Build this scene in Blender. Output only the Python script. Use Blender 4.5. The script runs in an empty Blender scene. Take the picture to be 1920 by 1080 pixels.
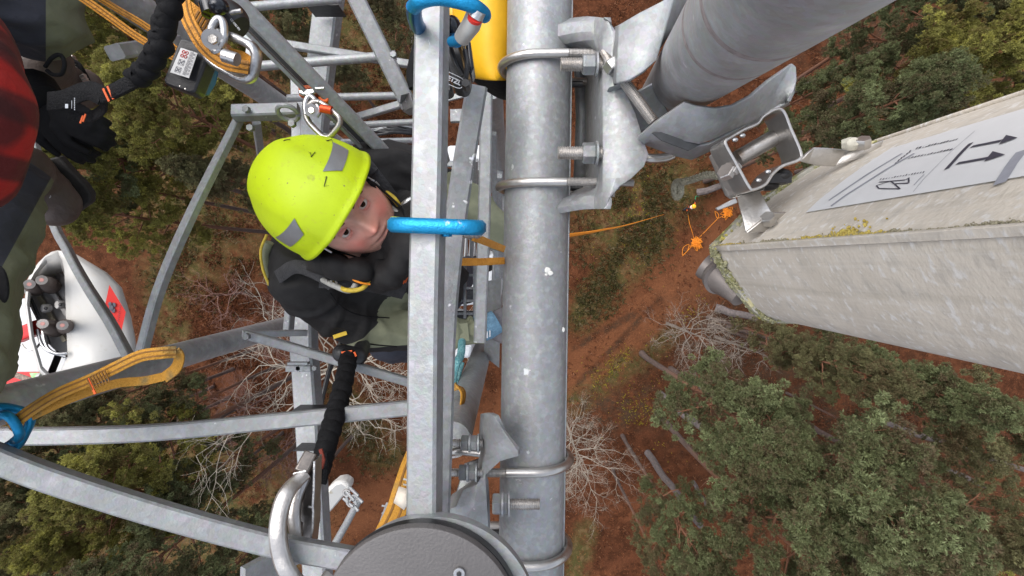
import bpy, bmesh, math, random
import numpy as np
from mathutils import Vector, Matrix, noise
R = math.radians
scene = bpy.context.scene
COL = scene.collection
# ------------------------------------------------------------ camera, sky, sun
EYE = 38.0                                   # eye height above the forest floor
cam = bpy.data.cameras.new('camera'); camo = bpy.data.objects.new('camera', cam); COL.objects.link(camo)
cam.sensor_width = 36; cam.lens = 18; cam.clip_start = 0.02; cam.clip_end = 800
cam.shift_y = -50 / 1920
camo.location = (0, 0, EYE); camo.rotation_euler = (0, 0, 0)
scene.camera = camo
w = bpy.data.worlds.new('World'); scene.world = w; w.use_nodes = True
nt = w.node_tree; bg = nt.nodes['Background']
sky = nt.nodes.new('ShaderNodeTexSky'); sky.sky_type = 'NISHITA'; sky.sun_disc = False
sky.sun_elevation = R(58); sky.sun_rotation = R(-50); sky.air_density = 1; sky.dust_density = 3
hs = nt.nodes.new('ShaderNodeHueSaturation'); hs.inputs['Saturation'].default_value = 0.45
nt.links.new(sky.outputs[0], hs.inputs['Color']); nt.links.new(hs.outputs[0], bg.inputs[0]); bg.inputs[1].default_value = 0.15
sun = bpy.data.lights.new('sun', 'SUN'); sun.energy = 1.1; sun.angle = R(60); sun.color = (1, .97, .93)
suno = bpy.data.objects.new('sun', sun); COL.objects.link(suno)
az, el = R(140), R(58)
suno.rotation_euler = Vector((math.cos(az)*math.cos(el), math.sin(az)*math.cos(el), math.sin(el))).to_track_quat('Z', 'Y').to_euler()
scene.view_settings.view_transform = 'Standard'; scene.view_settings.look = 'None'
scene.view_settings.gamma = 1; scene.view_settings.exposure = 1.05
scene.render.resolution_x = 1024; scene.render.resolution_y = 576

def P(u, v, d):                              # photo direction (u, v) at depth d below the eye -> world point
    return Vector(((u-960)/960*d, (490-v)/960*d, EYE-d))
def G(u, v): return P(u, v, EYE)

# ------------------------------------------------------------ materials
MATS = {}
def mat(name, col=(.5,.5,.5), rough=.6, metal=0, var=.12, scale=20, bump=0, bscale=60, col2=None, spec=None, wear=None, detail=6, aniso=None):
    m = bpy.data.materials.new(name); m.use_nodes = True; MATS[name] = m
    n = m.node_tree; b = n.nodes['Principled BSDF']
    b.inputs['Roughness'].default_value = rough; b.inputs['Metallic'].default_value = metal
    if spec is not None: b.inputs['Specular IOR Level'].default_value = spec
    tc = n.nodes.new('ShaderNodeTexCoord'); src = tc.outputs['Object']
    if aniso:
        mp = n.nodes.new('ShaderNodeMapping'); mp.inputs['Scale'].default_value = aniso
        n.links.new(src, mp.inputs[0]); src = mp.outputs[0]
    nz = n.nodes.new('ShaderNodeTexNoise'); nz.inputs['Scale'].default_value = scale; nz.inputs['Detail'].default_value = detail
    nz.inputs['Roughness'].default_value = .65
    n.links.new(src, nz.inputs['Vector'])
    r = n.nodes.new('ShaderNodeValToRGB'); n.links.new(nz.outputs['Fac'], r.inputs[0])
    c2 = col2 or tuple(min(1, c*(1+var)) for c in col); c1 = tuple(c*(1-var) for c in col) if not col2 else col
    r.color_ramp.elements[0].position = .33; r.color_ramp.elements[1].position = .67
    r.color_ramp.elements[0].color = (*c1, 1); r.color_ramp.elements[1].color = (*c2, 1)
    out = r.outputs[0]
    if wear:
        for wc, ws, lo, hi in wear:
            wn = n.nodes.new('ShaderNodeTexNoise'); wn.inputs['Scale'].default_value = ws; wn.inputs['Detail'].default_value = 8
            n.links.new(src, wn.inputs['Vector'])
            mr = n.nodes.new('ShaderNodeMapRange'); mr.inputs[1].default_value = lo; mr.inputs[2].default_value = hi
            n.links.new(wn.outputs['Fac'], mr.inputs[0])
            mx = n.nodes.new('ShaderNodeMixRGB'); n.links.new(mr.outputs[0], mx.inputs[0]); n.links.new(out, mx.inputs[1]); mx.inputs[2].default_value = (*wc, 1)
            out = mx.outputs[0]
    n.links.new(out, b.inputs['Base Color'])
    if metal and metal > .3:
        mr = n.nodes.new('ShaderNodeMapRange'); mr.inputs[3].default_value = max(.05, rough-.08); mr.inputs[4].default_value = rough+.12
        n.links.new(nz.outputs['Fac'], mr.inputs[0]); n.links.new(mr.outputs[0], b.inputs['Roughness'])
    if bump:
        bn = n.nodes.new('ShaderNodeTexNoise'); bn.inputs['Scale'].default_value = bscale; bn.inputs['Detail'].default_value = 8
        n.links.new(src, bn.inputs['Vector'])
        bp = n.nodes.new('ShaderNodeBump'); bp.inputs['Strength'].default_value = min(1, bump); bp.inputs['Distance'].default_value = .004 if bump <= 1 else .004*bump
        n.links.new(bn.outputs['Fac'], bp.inputs['Height']); n.links.new(bp.outputs[0], b.inputs['Normal'])
    return m

def galv(name, col, sp=90, stain=.62):
    m = mat(name, col, .5, .4, .1, 9, .15, 260, detail=10,
            wear=[(tuple(min(1,c*1.28) for c in col), sp, .5, .72), (tuple(c*.62 for c in col), 14, stain, .85), ((.55,.57,.58), 34, .70, .73)])
    n = m.node_tree; b = n.nodes['Principled BSDF']
    tc = n.nodes.new('ShaderNodeTexCoord'); vo = n.nodes.new('ShaderNodeTexVoronoi'); vo.inputs['Scale'].default_value = 150
    n.links.new(tc.outputs['Object'], vo.inputs['Vector'])
    l = b.inputs['Base Color'].links[0].from_socket
    mx = n.nodes.new('ShaderNodeMixRGB'); mx.blend_type = 'OVERLAY'; mx.inputs[0].default_value = .1
    n.links.new(l, mx.inputs[1]); n.links.new(vo.outputs['Color'], mx.inputs[2])
    hs = n.nodes.new('ShaderNodeHueSaturation'); hs.inputs['Saturation'].default_value = .5
    n.links.new(mx.outputs[0], hs.inputs['Color']); n.links.new(hs.outputs[0], b.inputs['Base Color'])
    return m
GALV = galv('galvanised_steel', (.262,.278,.288)); GALVD = galv('galvanised_steel_weathered', (.19,.204,.214), 60, .55)
GALVL = galv('galvanised_steel_bright', (.235,.252,.265), 40, .66)
STEEL = mat('stainless_steel', (.50,.48,.455), .33, .9, .1, 30, .1, 300, wear=[((.25,.2,.16), 25, .62, .75)])
STEELD = mat('stainless_steel_dull', (.5,.48,.46), .38, .85, .15, 25, .15, 200, wear=[((.3,.27,.24), 18, .55, .72)])
CHROME = mat('polished_alloy', (.50,.50,.50), .33, .9, .12, 30, .2, 200, wear=[((.28,.28,.28), 40, .58, .68)])
BLACK = mat('black_fabric', (.007,.007,.008), .85, 0, .35, 14, .9, 45, spec=.2)
BLACKP = mat('black_plastic', (.018,.018,.02), .42, 0, .3, 30, .2, 90)
WEBB = mat('black_webbing', (.008,.008,.009), .75, 0, .4, 90, .9, 300, spec=.25)

# ------------------------------------------------------------ object helpers
ORG = {}
def tag(o, label=None, cat=None, group=None, kind=None):
    if label: o['label'] = label
    if cat: o['category'] = cat
    if group: o['group'] = group
    if kind: o['kind'] = kind
    return o
def thing(name, label, cat, loc=(0,0,0), group=None):
    o = bpy.data.objects.new(name, None); COL.objects.link(o); o.location = loc; o.empty_display_size = .1
    ORG[o.name] = Vector(loc); return tag(o, label, cat, group)
def link(name, me, m, parent=None, loc=(0,0,0)):
    o = bpy.data.objects.new(name, me); COL.objects.link(o)
    if m: me.materials.clear(); me.materials.append(m)
    if parent: o.parent = parent; ORG[o.name] = ORG[parent.name]
    else: o.location = loc; ORG[o.name] = Vector(loc)
    return o
def frames(pts, up=None):
    pts = [Vector(p) for p in pts]; n = len(pts); F = []; prev = None
    for i in range(n):
        t = (pts[min(i+1, n-1)] - pts[max(i-1, 0)])
        t = t.normalized() if t.length > 1e-9 else Vector((0,0,1))
        if up is not None:
            a = Vector(up[i] if isinstance(up, list) else up)
        elif prev is None:
            a = Vector((0,0,1)) if abs(t.z) < .9 else Vector((1,0,0))
        else: a = prev
        a = (a - t*a.dot(t))
        if a.length < 1e-5: a = t.orthogonal()
        a.normalize(); prev = a; F.append((t, a, t.cross(a)))
    return F
class MB:
    def __init__(s): s.v = []; s.f = []; s.mi = []; s.cm = 0
    def add(s, vs, fs):
        o = len(s.v); s.v += [tuple(p) for p in vs]
        for f in fs: s.f.append(tuple(i+o for i in f)); s.mi.append(s.cm)
        return s
    def sweep(s, pts, prof, up=None, closed=False, cap=True, scale=None, twist=0):
        pts = [Vector(p) for p in pts]
        if closed: F = frames([pts[-1]]+pts+[pts[0]], up)[1:-1]
        else: F = frames(pts, up)
        k = len(prof); vs = []
        for i, (p, (t, a, b)) in enumerate(zip(pts, F)):
            sc = scale[i] if scale else 1
            if twist:
                c, sn = math.cos(twist*i), math.sin(twist*i); a, b = a*c+b*sn, b*c-a*sn
            for x, y in prof: vs.append(p + b*(x*sc) + a*(y*sc))
        fs = []; n = len(pts)
        for i in range(n if closed else n-1):
            j = (i+1) % n
            for q in range(k):
                r = (q+1) % k; fs.append((i*k+q, i*k+r, j*k+r, j*k+q))
        if cap and not closed:
            fs.append(tuple(range(k-1, -1, -1))); fs.append(tuple((n-1)*k+q for q in range(k)))
        return s.add(vs, fs)
    def tube(s, pts, r, seg=12, closed=False, cap=True, scale=None):
        if isinstance(r, (list, tuple)): scale = list(r); r = 1
        return s.sweep(pts, [(r*math.cos(2*math.pi*i/seg), r*math.sin(2*math.pi*i/seg)) for i in range(seg)], None, closed, cap, scale)
    def bar(s, pts, w, h, up=(0,0,1), ch=.12, closed=False, scale=None):
        c = min(w, h)*ch; a, b = w/2, h/2
        prof = [(-a+c,-b),(a-c,-b),(a,-b+c),(a,b-c),(a-c,b),(-a+c,b),(-a,b-c),(-a,-b+c)]
        return s.sweep(pts, prof, up, closed, scale=scale)
    def box(s, c, sx, sy, sz, rot=None):
        c = Vector(c); vs = []
        for x in (-.5,.5):
            for y in (-.5,.5):
                for z in (-.5,.5):
                    p = Vector((x*sx, y*sy, z*sz)); vs.append(c + (rot @ p if rot else p))
        return s.add(vs, [(0,1,3,2),(4,6,7,5),(0,4,5,1),(2,3,7,6),(0,2,6,4),(1,5,7,3)])
    def ell(s, c, rad, rot=None, u=20, v=12, fn=None):
        c = Vector(c); vs = []
        for i in range(v+1):
            th = math.pi*i/v
            for j in range(u):
                ph = 2*math.pi*j/u
                p = Vector((math.sin(th)*math.cos(ph)*rad[0], math.sin(th)*math.sin(ph)*rad[1], math.cos(th)*rad[2]))
                if fn: p = fn(p)
                vs.append(c + (rot @ p if rot else p))
        fs = []
        for i in range(v):
            for j in range(u): fs.append((i*u+j, (i+1)*u+j, (i+1)*u+(j+1)%u, i*u+(j+1)%u))
        return s.add(vs, fs)
    def grid(s, rows):
        n, k = len(rows), len(rows[0])
        return s.add([p for r in rows for p in r], [(i*k+j, i*k+j+1, (i+1)*k+j+1, (i+1)*k+j) for i in range(n-1) for j in range(k-1)])
    def plate(s, pts, vec):
        pts = [Vector(p) for p in pts]; k = len(pts); vec = Vector(vec)
        return s.add(pts + [p+vec for p in pts], [tuple(range(k))] + [tuple(range(2*k-1, k-1, -1))] + [(i, i+k, (i+1)%k+k, (i+1)%k) for i in range(k)])
    def hexnut(s, c, ax, r, h, hole=0):
        ax = Vector(ax).normalized(); c = Vector(c)
        hx = [(r*math.cos(math.pi/3*i), r*math.sin(math.pi/3*i)) for i in range(6)]
        return s.sweep([c-ax*h/2, c-ax*h*.38, c+ax*h*.38, c+ax*h/2], hx, None, scale=[.9,1,1,.9])
    def thread(s, a, b, r, pitch=.0022, seg=12):
        a, b = Vector(a), Vector(b); n = max(2, int((b-a).length/pitch)); pts = []; sc = []
        for i in range(n*2+1): pts.append(a.lerp(b, i/(2*n))); sc.append(1 if i % 2 else .86)
        return s.tube(pts, r, seg, scale=sc)
    def build(s, name, m, parent=None, smooth=30, bevel=0, solid=0, sub=0, offset=0, label=None):
        me = bpy.data.meshes.new(name)
        if parent: org = ORG[parent.name]
        else:
            a = np.array(s.v); org = Vector((*((a.min(0)+a.max(0))/2)[:2], a[:,2].min()))
        me.from_pydata([tuple(Vector(p)-org) for p in s.v], [], s.f); 
        bm = bmesh.new(); bm.from_mesh(me)
        bmesh.ops.remove_doubles(bm, verts=bm.verts, dist=1e-6) if not solid else None
        bmesh.ops.recalc_face_normals(bm, faces=bm.faces); bm.to_mesh(me); bm.free()
        ms = m if isinstance(m, list) else [m]
        o = link(name, me, None, parent, org)
        for q in ms: me.materials.append(q)
        if len(ms) > 1 and len(s.mi) == len(me.polygons): me.polygons.foreach_set('material_index', s.mi)
        if solid:
            md = o.modifiers.new('thickness', 'SOLIDIFY'); md.thickness = solid; md.offset = offset
        if sub:
            md = o.modifiers.new('smooth', 'SUBSURF'); md.levels = sub; md.render_levels = sub
        if bevel:
            md = o.modifiers.new('edge', 'BEVEL'); md.width = bevel; md.segments = 2; md.limit_method = 'ANGLE'; md.angle_limit = R(35)
        if smooth is not None:
            me.polygons.foreach_set('use_smooth', [True]*len(me.polygons))
            if smooth < 180: me.set_sharp_from_angle(angle=R(smooth))
        if label: o['label'] = label
        return o
def bez(pts, n=8):                            # Catmull-Rom through points
    pts = [Vector(p) for p in pts]; Q = [pts[0]*2-pts[1]]+pts+[pts[-1]*2-pts[-2]]; out = []
    for i in range(1, len(Q)-2):
        p0, p1, p2, p3 = Q[i-1:i+3]
        for j in range(n):
            t = j/n; out.append(.5*((2*p1)+(p2-p0)*t+(2*p0-5*p1+4*p2-p3)*t*t+(3*p1-p0-3*p2+p3)*t**3))
    out.append(pts[-1]); return out
def PP(l): return [P(*p) for p in l]
def remeshed(mb, voxel, smooth, name, m, parent=None, fn=None, label=None):
    o = mb.build('tmp', m, parent, smooth=None)
    r = o.modifiers.new('r', 'REMESH'); r.mode = 'VOXEL'; r.voxel_size = voxel
    if smooth: sm = o.modifiers.new('s', 'SMOOTH'); sm.iterations = smooth; sm.factor = .6
    dg = bpy.context.evaluated_depsgraph_get(); ev = o.evaluated_get(dg)
    me = bpy.data.meshes.new_from_object(ev)
    org = ORG[o.name]; bpy.data.objects.remove(o)
    if fn:
        me.update(); nn = [v.normal.copy() for v in me.vertices]
        for v, q in zip(me.vertices, nn): v.co += q*fn(v.co+org, q)
    o = link(name, me, None, parent, org)
    me.materials.clear()
    for q in (m if isinstance(m, list) else [m]): me.materials.append(q)
    me.polygons.foreach_set('use_smooth', [True]*len(me.polygons))
    if label: o['label'] = label
    return o
def field_mat(name, a, b, soft=.0006):
    """two fabrics sewn together along a seam: vertex attribute 'seam' > 0 picks the second"""
    m = a.copy(); m.name = name; n = m.node_tree; bs = n.nodes['Principled BSDF']; s = bs.inputs['Base Color'].links[0].from_socket
    at = n.nodes.new('ShaderNodeAttribute'); at.attribute_name = 'seam'; mr = n.nodes.new('ShaderNodeMapRange'); mr.inputs[1].default_value = -soft; mr.inputs[2].default_value = soft
    n.links.new(at.outputs['Fac'], mr.inputs[0]); mx = n.nodes.new('ShaderNodeMixRGB'); n.links.new(mr.outputs[0], mx.inputs[0]); n.links.new(s, mx.inputs[1])
    nz = n.nodes.new('ShaderNodeTexNoise'); nz.inputs['Scale'].default_value = 30; mc = n.nodes.new('ShaderNodeMixRGB'); n.links.new(nz.outputs['Fac'], mc.inputs[0])
    mc.inputs[1].default_value = (*[c*.85 for c in b], 1); mc.inputs[2].default_value = (*[c*1.15 for c in b], 1); n.links.new(mc.outputs[0], mx.inputs[2]); n.links.new(mx.outputs[0], bs.inputs['Base Color']); return m
def seam_field(o, fn):
    org = ORG[o.name]; a = o.data.attributes.new('seam', 'FLOAT', 'POINT'); a.data.foreach_set('value', [fn(v.co+org, v.normal) for v in o.data.vertices])
def colour_faces(o, fn):                       # pick a material slot per face from its world position and normal
    org = ORG[o.name]; me = o.data
    me.polygons.foreach_set('material_index', [fn(p.center+org, p.normal) for p in me.polygons])
# ------------------------------------------------------------ ground
def ground():
    m = bpy.data.materials.new('forest_floor'); m.use_nodes = True; n = m.node_tree; b = n.nodes['Principled BSDF']; b.inputs['Roughness'].default_value = .95
    b.inputs['Specular IOR Level'].default_value = .1
    geo = n.nodes.new('ShaderNodeNewGeometry')
    def nz(s, d=8, rr=.65):
        x = n.nodes.new('ShaderNodeTexNoise'); x.inputs['Scale'].default_value = s; x.inputs['Detail'].default_value = d; x.inputs['Roughness'].default_value = rr
        n.links.new(geo.outputs['Position'], x.inputs['Vector']); return x.outputs['Fac']
    def mr(src, lo, hi, a=0, c=1):
        x = n.nodes.new('ShaderNodeMapRange'); x.inputs[1].default_value = lo; x.inputs[2].default_value = hi; x.inputs[3].default_value = a; x.inputs[4].default_value = c
        n.links.new(src, x.inputs[0]); return x.outputs[0]
    def mix(f, a, c2, bt='MIX'):
        x = n.nodes.new('ShaderNodeMixRGB'); x.blend_type = bt
        for i, s in ((0, f), (1, a), (2, c2)):
            if isinstance(s, (tuple, float)): x.inputs[i].default_value = (*s, 1) if isinstance(s, tuple) else s
            else: n.links.new(s, x.inputs[i])
        return x.outputs[0]
    def mul(a, c):
        x = n.nodes.new('ShaderNodeMath'); x.operation = 'MULTIPLY'; n.links.new(a, x.inputs[0])
        if isinstance(c, float): x.inputs[1].default_value = c
        else: n.links.new(c, x.inputs[1])
        return x.outputs[0]
    att = n.nodes.new('ShaderNodeAttribute'); att.attribute_name = 'zone'
    sep = n.nodes.new('ShaderNodeSeparateColor'); n.links.new(att.outputs['Color'], sep.inputs[0])
    c = mix(mr(nz(.35), .35, .65), (.068,.024,.011), (.115,.042,.019))
    c = mix(mr(nz(1.6), .42, .62), c, (.045,.016,.007))
    c = mix(mul(sep.outputs[1], mr(nz(.8), .3, .55, .35, 1)), c, (.145,.056,.025))   # worn track
    c = mix(mul(sep.outputs[0], mr(nz(1.1), .36, .56)), c, (.058,.052,.017))        # moss and grass
    c = mix(mul(sep.outputs[0], mr(nz(2.4), .5, .62, 0, .8)), c, (.13,.085,.04))
    c = mix(mul(sep.outputs[2], mr(nz(1.7), .4, .6)), c, (.05,.03,.018))        # darker litter patches
    c = mix(mr(nz(7, 10, .8), .56, .66), c, (.24,.095,.04))
    c = mix(mr(nz(11, 10, .8), .58, .66, 0, .8), c, (.04,.016,.01))
    c = mix(mr(nz(18, 4, .7), .68, .7), c, (.42,.27,.14))
    n.links.new(c, b.inputs['Base Color'])
    bp = n.nodes.new('ShaderNodeBump'); bp.inputs['Strength'].default_value = 1; bp.inputs['Distance'].default_value = .12
    n.links.new(nz(3.2, 12, .8), bp.inputs['Height']); n.links.new(bp.outputs[0], b.inputs['Normal'])
    N = 300; S = 300
    ax = np.concatenate([np.linspace(-S, -45, 12)[:-1], np.linspace(-45, 45, N), np.linspace(45, S, 12)[1:]])
    X, Y = np.meshgrid(ax, ax); k = len(ax)
    Z = .25*np.sin(X*.21+1)*np.cos(Y*.17)+.12*np.sin(X*.7+Y*.4)-.25
    u = X/EYE*960+960; v = 490-Y/EYE*960
    def seg(u0, v0, u1, v1, wd):
        dx, dy = u1-u0, v1-v0; L = dx*dx+dy*dy; t = np.clip(((u-u0)*dx+(v-v0)*dy)/L, 0, 1)
        return np.clip(1.5-np.hypot(u-u0-t*dx, v-v0-t*dy)/wd, 0, 1)
    moss = np.maximum.reduce([seg(1140, 420, 1260, 350, 60), seg(1090, 590, 1230, 440, 32), seg(640, 60, 760, 150, 60), seg(1180, 680, 1080, 760, 22), seg(600, 60, 540, 240, 45),
          seg(330, 520, 420, 380, 60), seg(300, 560, 330, 640, 30), seg(640, 760, 720, 850, 35), seg(150, 100, 400, 330, 150), seg(60, 850, 420, 1000, 160), seg(1260, 630, 1200, 690, 16), seg(1100, 1000, 1080, 1080, 20)])
    track = np.maximum(seg(900, 850, 1330, 500, 55), seg(1330, 500, 1560, 170, 50)); track = np.maximum(track, seg(600, 1000, 900, 850, 40))
    rut = np.maximum(seg(1080, 650, 1200, 585, 6), seg(1085, 720, 1240, 560, 5))
    dark_litter = np.maximum.reduce([seg(1110, 780, 1210, 760, 40), seg(1400, 700, 1700, 900, 160), seg(1600, 50, 1850, 250, 100), rut*.9])
    me = bpy.data.meshes.new('ground')
    vs = np.stack([X, Y, Z], -1).reshape(-1, 3)
    idx = np.arange(k*k).reshape(k, k); q = np.stack([idx[:-1,:-1], idx[:-1,1:], idx[1:,1:], idx[1:,:-1]], -1).reshape(-1, 4)
    me.from_pydata(vs.tolist(), [], q.tolist())
    ca = me.color_attributes.new('zone', 'FLOAT_COLOR', 'POINT')
    ca.data.foreach_set('color', np.stack([moss, track*(1-.7*rut), dark_litter, np.ones_like(dark_litter)], -1).reshape(-1).astype('f'))
    me.polygons.foreach_set('use_smooth', [True]*len(me.polygons))
    o = link('ground', me, m); tag(o, kind='structure')
def gz(x, y): return .25*math.sin(x*.21+1)*math.cos(y*.17)+.12*math.sin(x*.7+y*.4)-.25
ground()

# ------------------------------------------------------------ foliage
def leafmat(name, cols, rough=.6):
    m = bpy.data.materials.new(name); m.use_nodes = True; n = m.node_tree; b = n.nodes['Principled BSDF']
    b.inputs['Roughness'].default_value = rough; b.inputs['Specular IOR Level'].default_value = .3
    a = n.nodes.new('ShaderNodeAttribute'); a.attribute_name = 'tint'
    r = n.nodes.new('ShaderNodeValToRGB'); n.links.new(a.outputs['Fac'], r.inputs[0])
    e = r.color_ramp.elements; e[0].color = (*cols[0], 1); e[1].color = (*cols[-1], 1)
    for i, c in enumerate(cols[1:-1]): e.new((i+1)/(len(cols)-1)).color = (*c, 1)
    n.links.new(r.outputs[0], b.inputs['Base Color'])
    tr_ = n.nodes.new('ShaderNodeBsdfTranslucent'); n.links.new(r.outputs[0], tr_.inputs[0]); ms = n.nodes.new('ShaderNodeMixShader'); ms.inputs[0].default_value = .42
    n.links.new(b.outputs[0], ms.inputs[1]); n.links.new(tr_.outputs[0], ms.inputs[2]); n.links.new(ms.outputs[0], n.nodes['Material Output'].inputs[0])
    return m
def bark(name, lo, hi, h=14):
    m = mat(name, lo, .9, 0, .25, 8, 1, 30, aniso=(1,1,.3)); n = m.node_tree; b = n.nodes['Principled BSDF']
    s = b.inputs['Base Color'].links[0].from_socket
    tc = n.nodes.new('ShaderNodeTexCoord'); sx = n.nodes.new('ShaderNodeSeparateXYZ'); n.links.new(tc.outputs['Object'], sx.inputs[0])
    mr = n.nodes.new('ShaderNodeMapRange'); mr.inputs[1].default_value = h*.35; mr.inputs[2].default_value = h*.7; n.links.new(sx.outputs[2], mr.inputs[0])
    mx = n.nodes.new('ShaderNodeMixRGB'); n.links.new(mr.outputs[0], mx.inputs[0]); n.links.new(s, mx.inputs[1]); mx.inputs[2].default_value = (*hi, 1)
    n.links.new(mx.outputs[0], b.inputs['Base Color']); return m
BARK = bark('pine_bark', (.10,.07,.06), (.20,.09,.05))
PINE_A = leafmat('pine_needles', [(.15,.11,.065), (.135,.14,.065), (.165,.19,.088), (.28,.32,.155)])
PINE_B = leafmat('pine_needles_yellowing', [(.20,.15,.055), (.20,.19,.058), (.29,.28,.075), (.50,.47,.12)])
PINE_C = leafmat('pine_needles_olive', [(.19,.135,.075), (.165,.15,.075), (.2,.195,.095), (.30,.29,.14)])
def tubes_np(segs, sides=5):                   # list of (p0, p1, r0, r1) -> verts, faces
    V = []; Fc = []
    for p0, p1, r0, r1 in segs:
        t = (p1-p0); L = t.length
        if L < 1e-6: continue
        t /= L; a = t.orthogonal().normalized(); c = t.cross(a); o = len(V)
        for p, r in ((p0, r0), (p1+t*r1*.4, r1)):
            for i in range(sides):
                an = 2*math.pi*i/sides; V.append(p + a*(r*math.cos(an)) + c*(r*math.sin(an)))
        for i in range(sides):
            j = (i+1) % sides; Fc.append((o+i, o+j, o+sides+j, o+sides+i))
    return V, Fc
def mesh_from(name, V, Fc, tint=None):
    me = bpy.data.meshes.new(name); me.from_pydata([tuple(v) for v in V], [], Fc)
    if tint is not None:
        a = me.attributes.new('tint', 'FLOAT', 'POINT'); a.data.foreach_set('value', np.asarray(tint, 'f'))
    return me
def tufts(cent, dirs, tint, L=.115, wd=.0135, nb=13, rng=None):
    """needle tufts: nb narrow blades per centre"""
    n = len(cent); rng = rng or np.random.default_rng(0)
    c = np.repeat(cent, nb, 0); d = np.repeat(dirs, nb, 0)
    r = rng.normal(size=(n*nb, 3)); dd = d*.9 + r*.75; dd /= np.linalg.norm(dd, axis=1)[:, None]
    s = np.cross(dd, rng.normal(size=(n*nb, 3))); s /= np.linalg.norm(s, axis=1)[:, None]+1e-9
    ln = L*rng.uniform(.6, 1.25, (n*nb, 1)); ww = wd*rng.uniform(.7, 1.3, (n*nb, 1))
    v0 = c-s*ww*.3; v1 = c+dd*ln*.55-s*ww; v2 = c+dd*ln; v3 = c+dd*ln*.55+s*ww
    V = np.stack([v0, v1, v2, v3], 1).reshape(-1, 3)
    T = np.repeat(np.clip(np.repeat(tint, nb)+rng.normal(0, .13, n*nb), 0, 1), 4)
    F = np.arange(n*nb*4).reshape(-1, 4)
    return V, F, T
def big_mesh(name, V, F, T):
    me = bpy.data.meshes.new(name); n = len(V); nf = len(F)
    me.vertices.add(n); me.vertices.foreach_set('co', V.astype('f').ravel())
    me.loops.add(nf*4); me.loops.foreach_set('vertex_index', F.astype('i').ravel())
    me.polygons.add(nf); me.polygons.foreach_set('loop_start', np.arange(0, nf*4, 4, dtype='i')); me.polygons.foreach_set('loop_total', np.full(nf, 4, 'i'))
    me.update(calc_edges=True)
    a = me.attributes.new('tint', 'FLOAT', 'POINT'); a.data.foreach_set('value', T.astype('f'))
    return me
def pine(seed, H=18, Rc=2.8, base=.55, dens=1.0):
    rd = random.Random(seed); rng = np.random.default_rng(seed); segs = []
    tp = [Vector((0,0,-.3))]; lean = Vector((rd.uniform(-.4,.4), rd.uniform(-.4,.4), 0))
    N = 14
    for i in range(1, N+1):
        f = i/N; tp.append(Vector((lean.x*f*f+.1*math.sin(f*5+seed), lean.y*f*f+.1*math.cos(f*4+seed), H*f)))
    rad = lambda f: .19*(1-f)**.75+.02
    for i in range(N): segs.append((tp[i], tp[i+1], rad(i/N)*(1.25 if i == 0 else 1), rad((i+1)/N)))
    C = []; D = []; T = []
    def at(f):
        x = f*N; i = min(N-1, int(x)); return tp[i].lerp(tp[i+1], x-i)
    nl = int(27*dens)
    for k in range(nl):
        f = base+(1-base)*((k+.5)/nl)**.8
        s = at(f); g = (f-base)/(1-base); prof = math.sin(math.pi*(.2+.72*g))**.7*(1-.55*g**3)
        an = k*2.399+rd.uniform(-.5,.5); L = Rc*prof*rd.uniform(.6, 1.15)
        el = .1+.75*g+rd.uniform(-.15,.2)
        d = Vector((math.cos(an)*math.cos(el), math.sin(an)*math.cos(el), math.sin(el)))
        q = s; r = .045*(1-g)+.018; pts = [s]; m = 5
        for j in range(m):
            d = (d+Vector((rd.uniform(-.22,.22), rd.uniform(-.22,.22), rd.uniform(-.06,.2)))).normalized()
            q2 = q+d*L/m; segs.append((q, q2, r*(1-j/m)+.01, r*(1-(j+1)/m)+.01)); q = q2; pts.append(q)
        pads = []
        for j in range(2, m+1):
            for sgn in (-1, 1):
                if rd.random() < .88:
                    side = d.cross(Vector((0,0,1))).normalized()*sgn; l2 = L*.34*(1.25-.15*j)*rd.uniform(.5,1.2)
                    e = pts[j]+(side*.8+d*.6+Vector((0,0,rd.uniform(-.05,.35))))*l2
                    segs.append((pts[j], e, .013, .005)); pads.append(e)
        pads.append(pts[-1])
        lt = rd.uniform(-.2,.22)
        for e in pads:
            pr = rd.uniform(.26,.5); pt = .42+lt+rd.gauss(0, .13)
            for sub in range(5 if rd.random() < .8 else 2):
                cc = np.array(e)+rng.normal(0, .27, 3)*[1,1,.55]; n = int(15*dens)
                a = rng.normal(size=(n, 3)); a /= np.linalg.norm(a, axis=1)[:, None]; rr = rng.uniform(.25, 1, (n,1))**.5
                p = cc + a*rr*[pr*.42, pr*.42, pr*.36]; p[:,2] += .04
                C.append(p); dd = a*[1,1,.6]+[0,0,.7]; D.append(dd/np.linalg.norm(dd, axis=1)[:,None])
                T.append(np.clip(pt+rng.normal(0,.07,n)+rd.gauss(0,.17), 0, 1))
    for k in range(int(7)):                     # dead stubs
        f = rd.uniform(.3, base+.1); s = at(f); an = rd.uniform(0, 6.28); e = s+Vector((math.cos(an), math.sin(an), .1))*rd.uniform(.5,1.6)
        segs.append((s, e, .025, .006))
    V, Fc = tubes_np(segs, 7); tm = mesh_from('pine_trunk', V, Fc); tm.polygons.foreach_set('use_smooth', [True]*len(tm.polygons))
    V, F, T = tufts(np.concatenate(C), np.concatenate(D), np.concatenate(T), rng=rng)
    return tm, big_mesh('pine_crown', V, F, T)
PV = [pine(11, 18, 3.0), pine(12, 18, 2.7, .5), pine(13, 18, 3.3, .6), pine(14, 18, 2.4, .45), pine(15, 18, 3.0, .58, 1.15)]
for tm, fm in PV: tm.materials.append(BARK); fm.materials.append(PINE_A)
CROWN = {}
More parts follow.
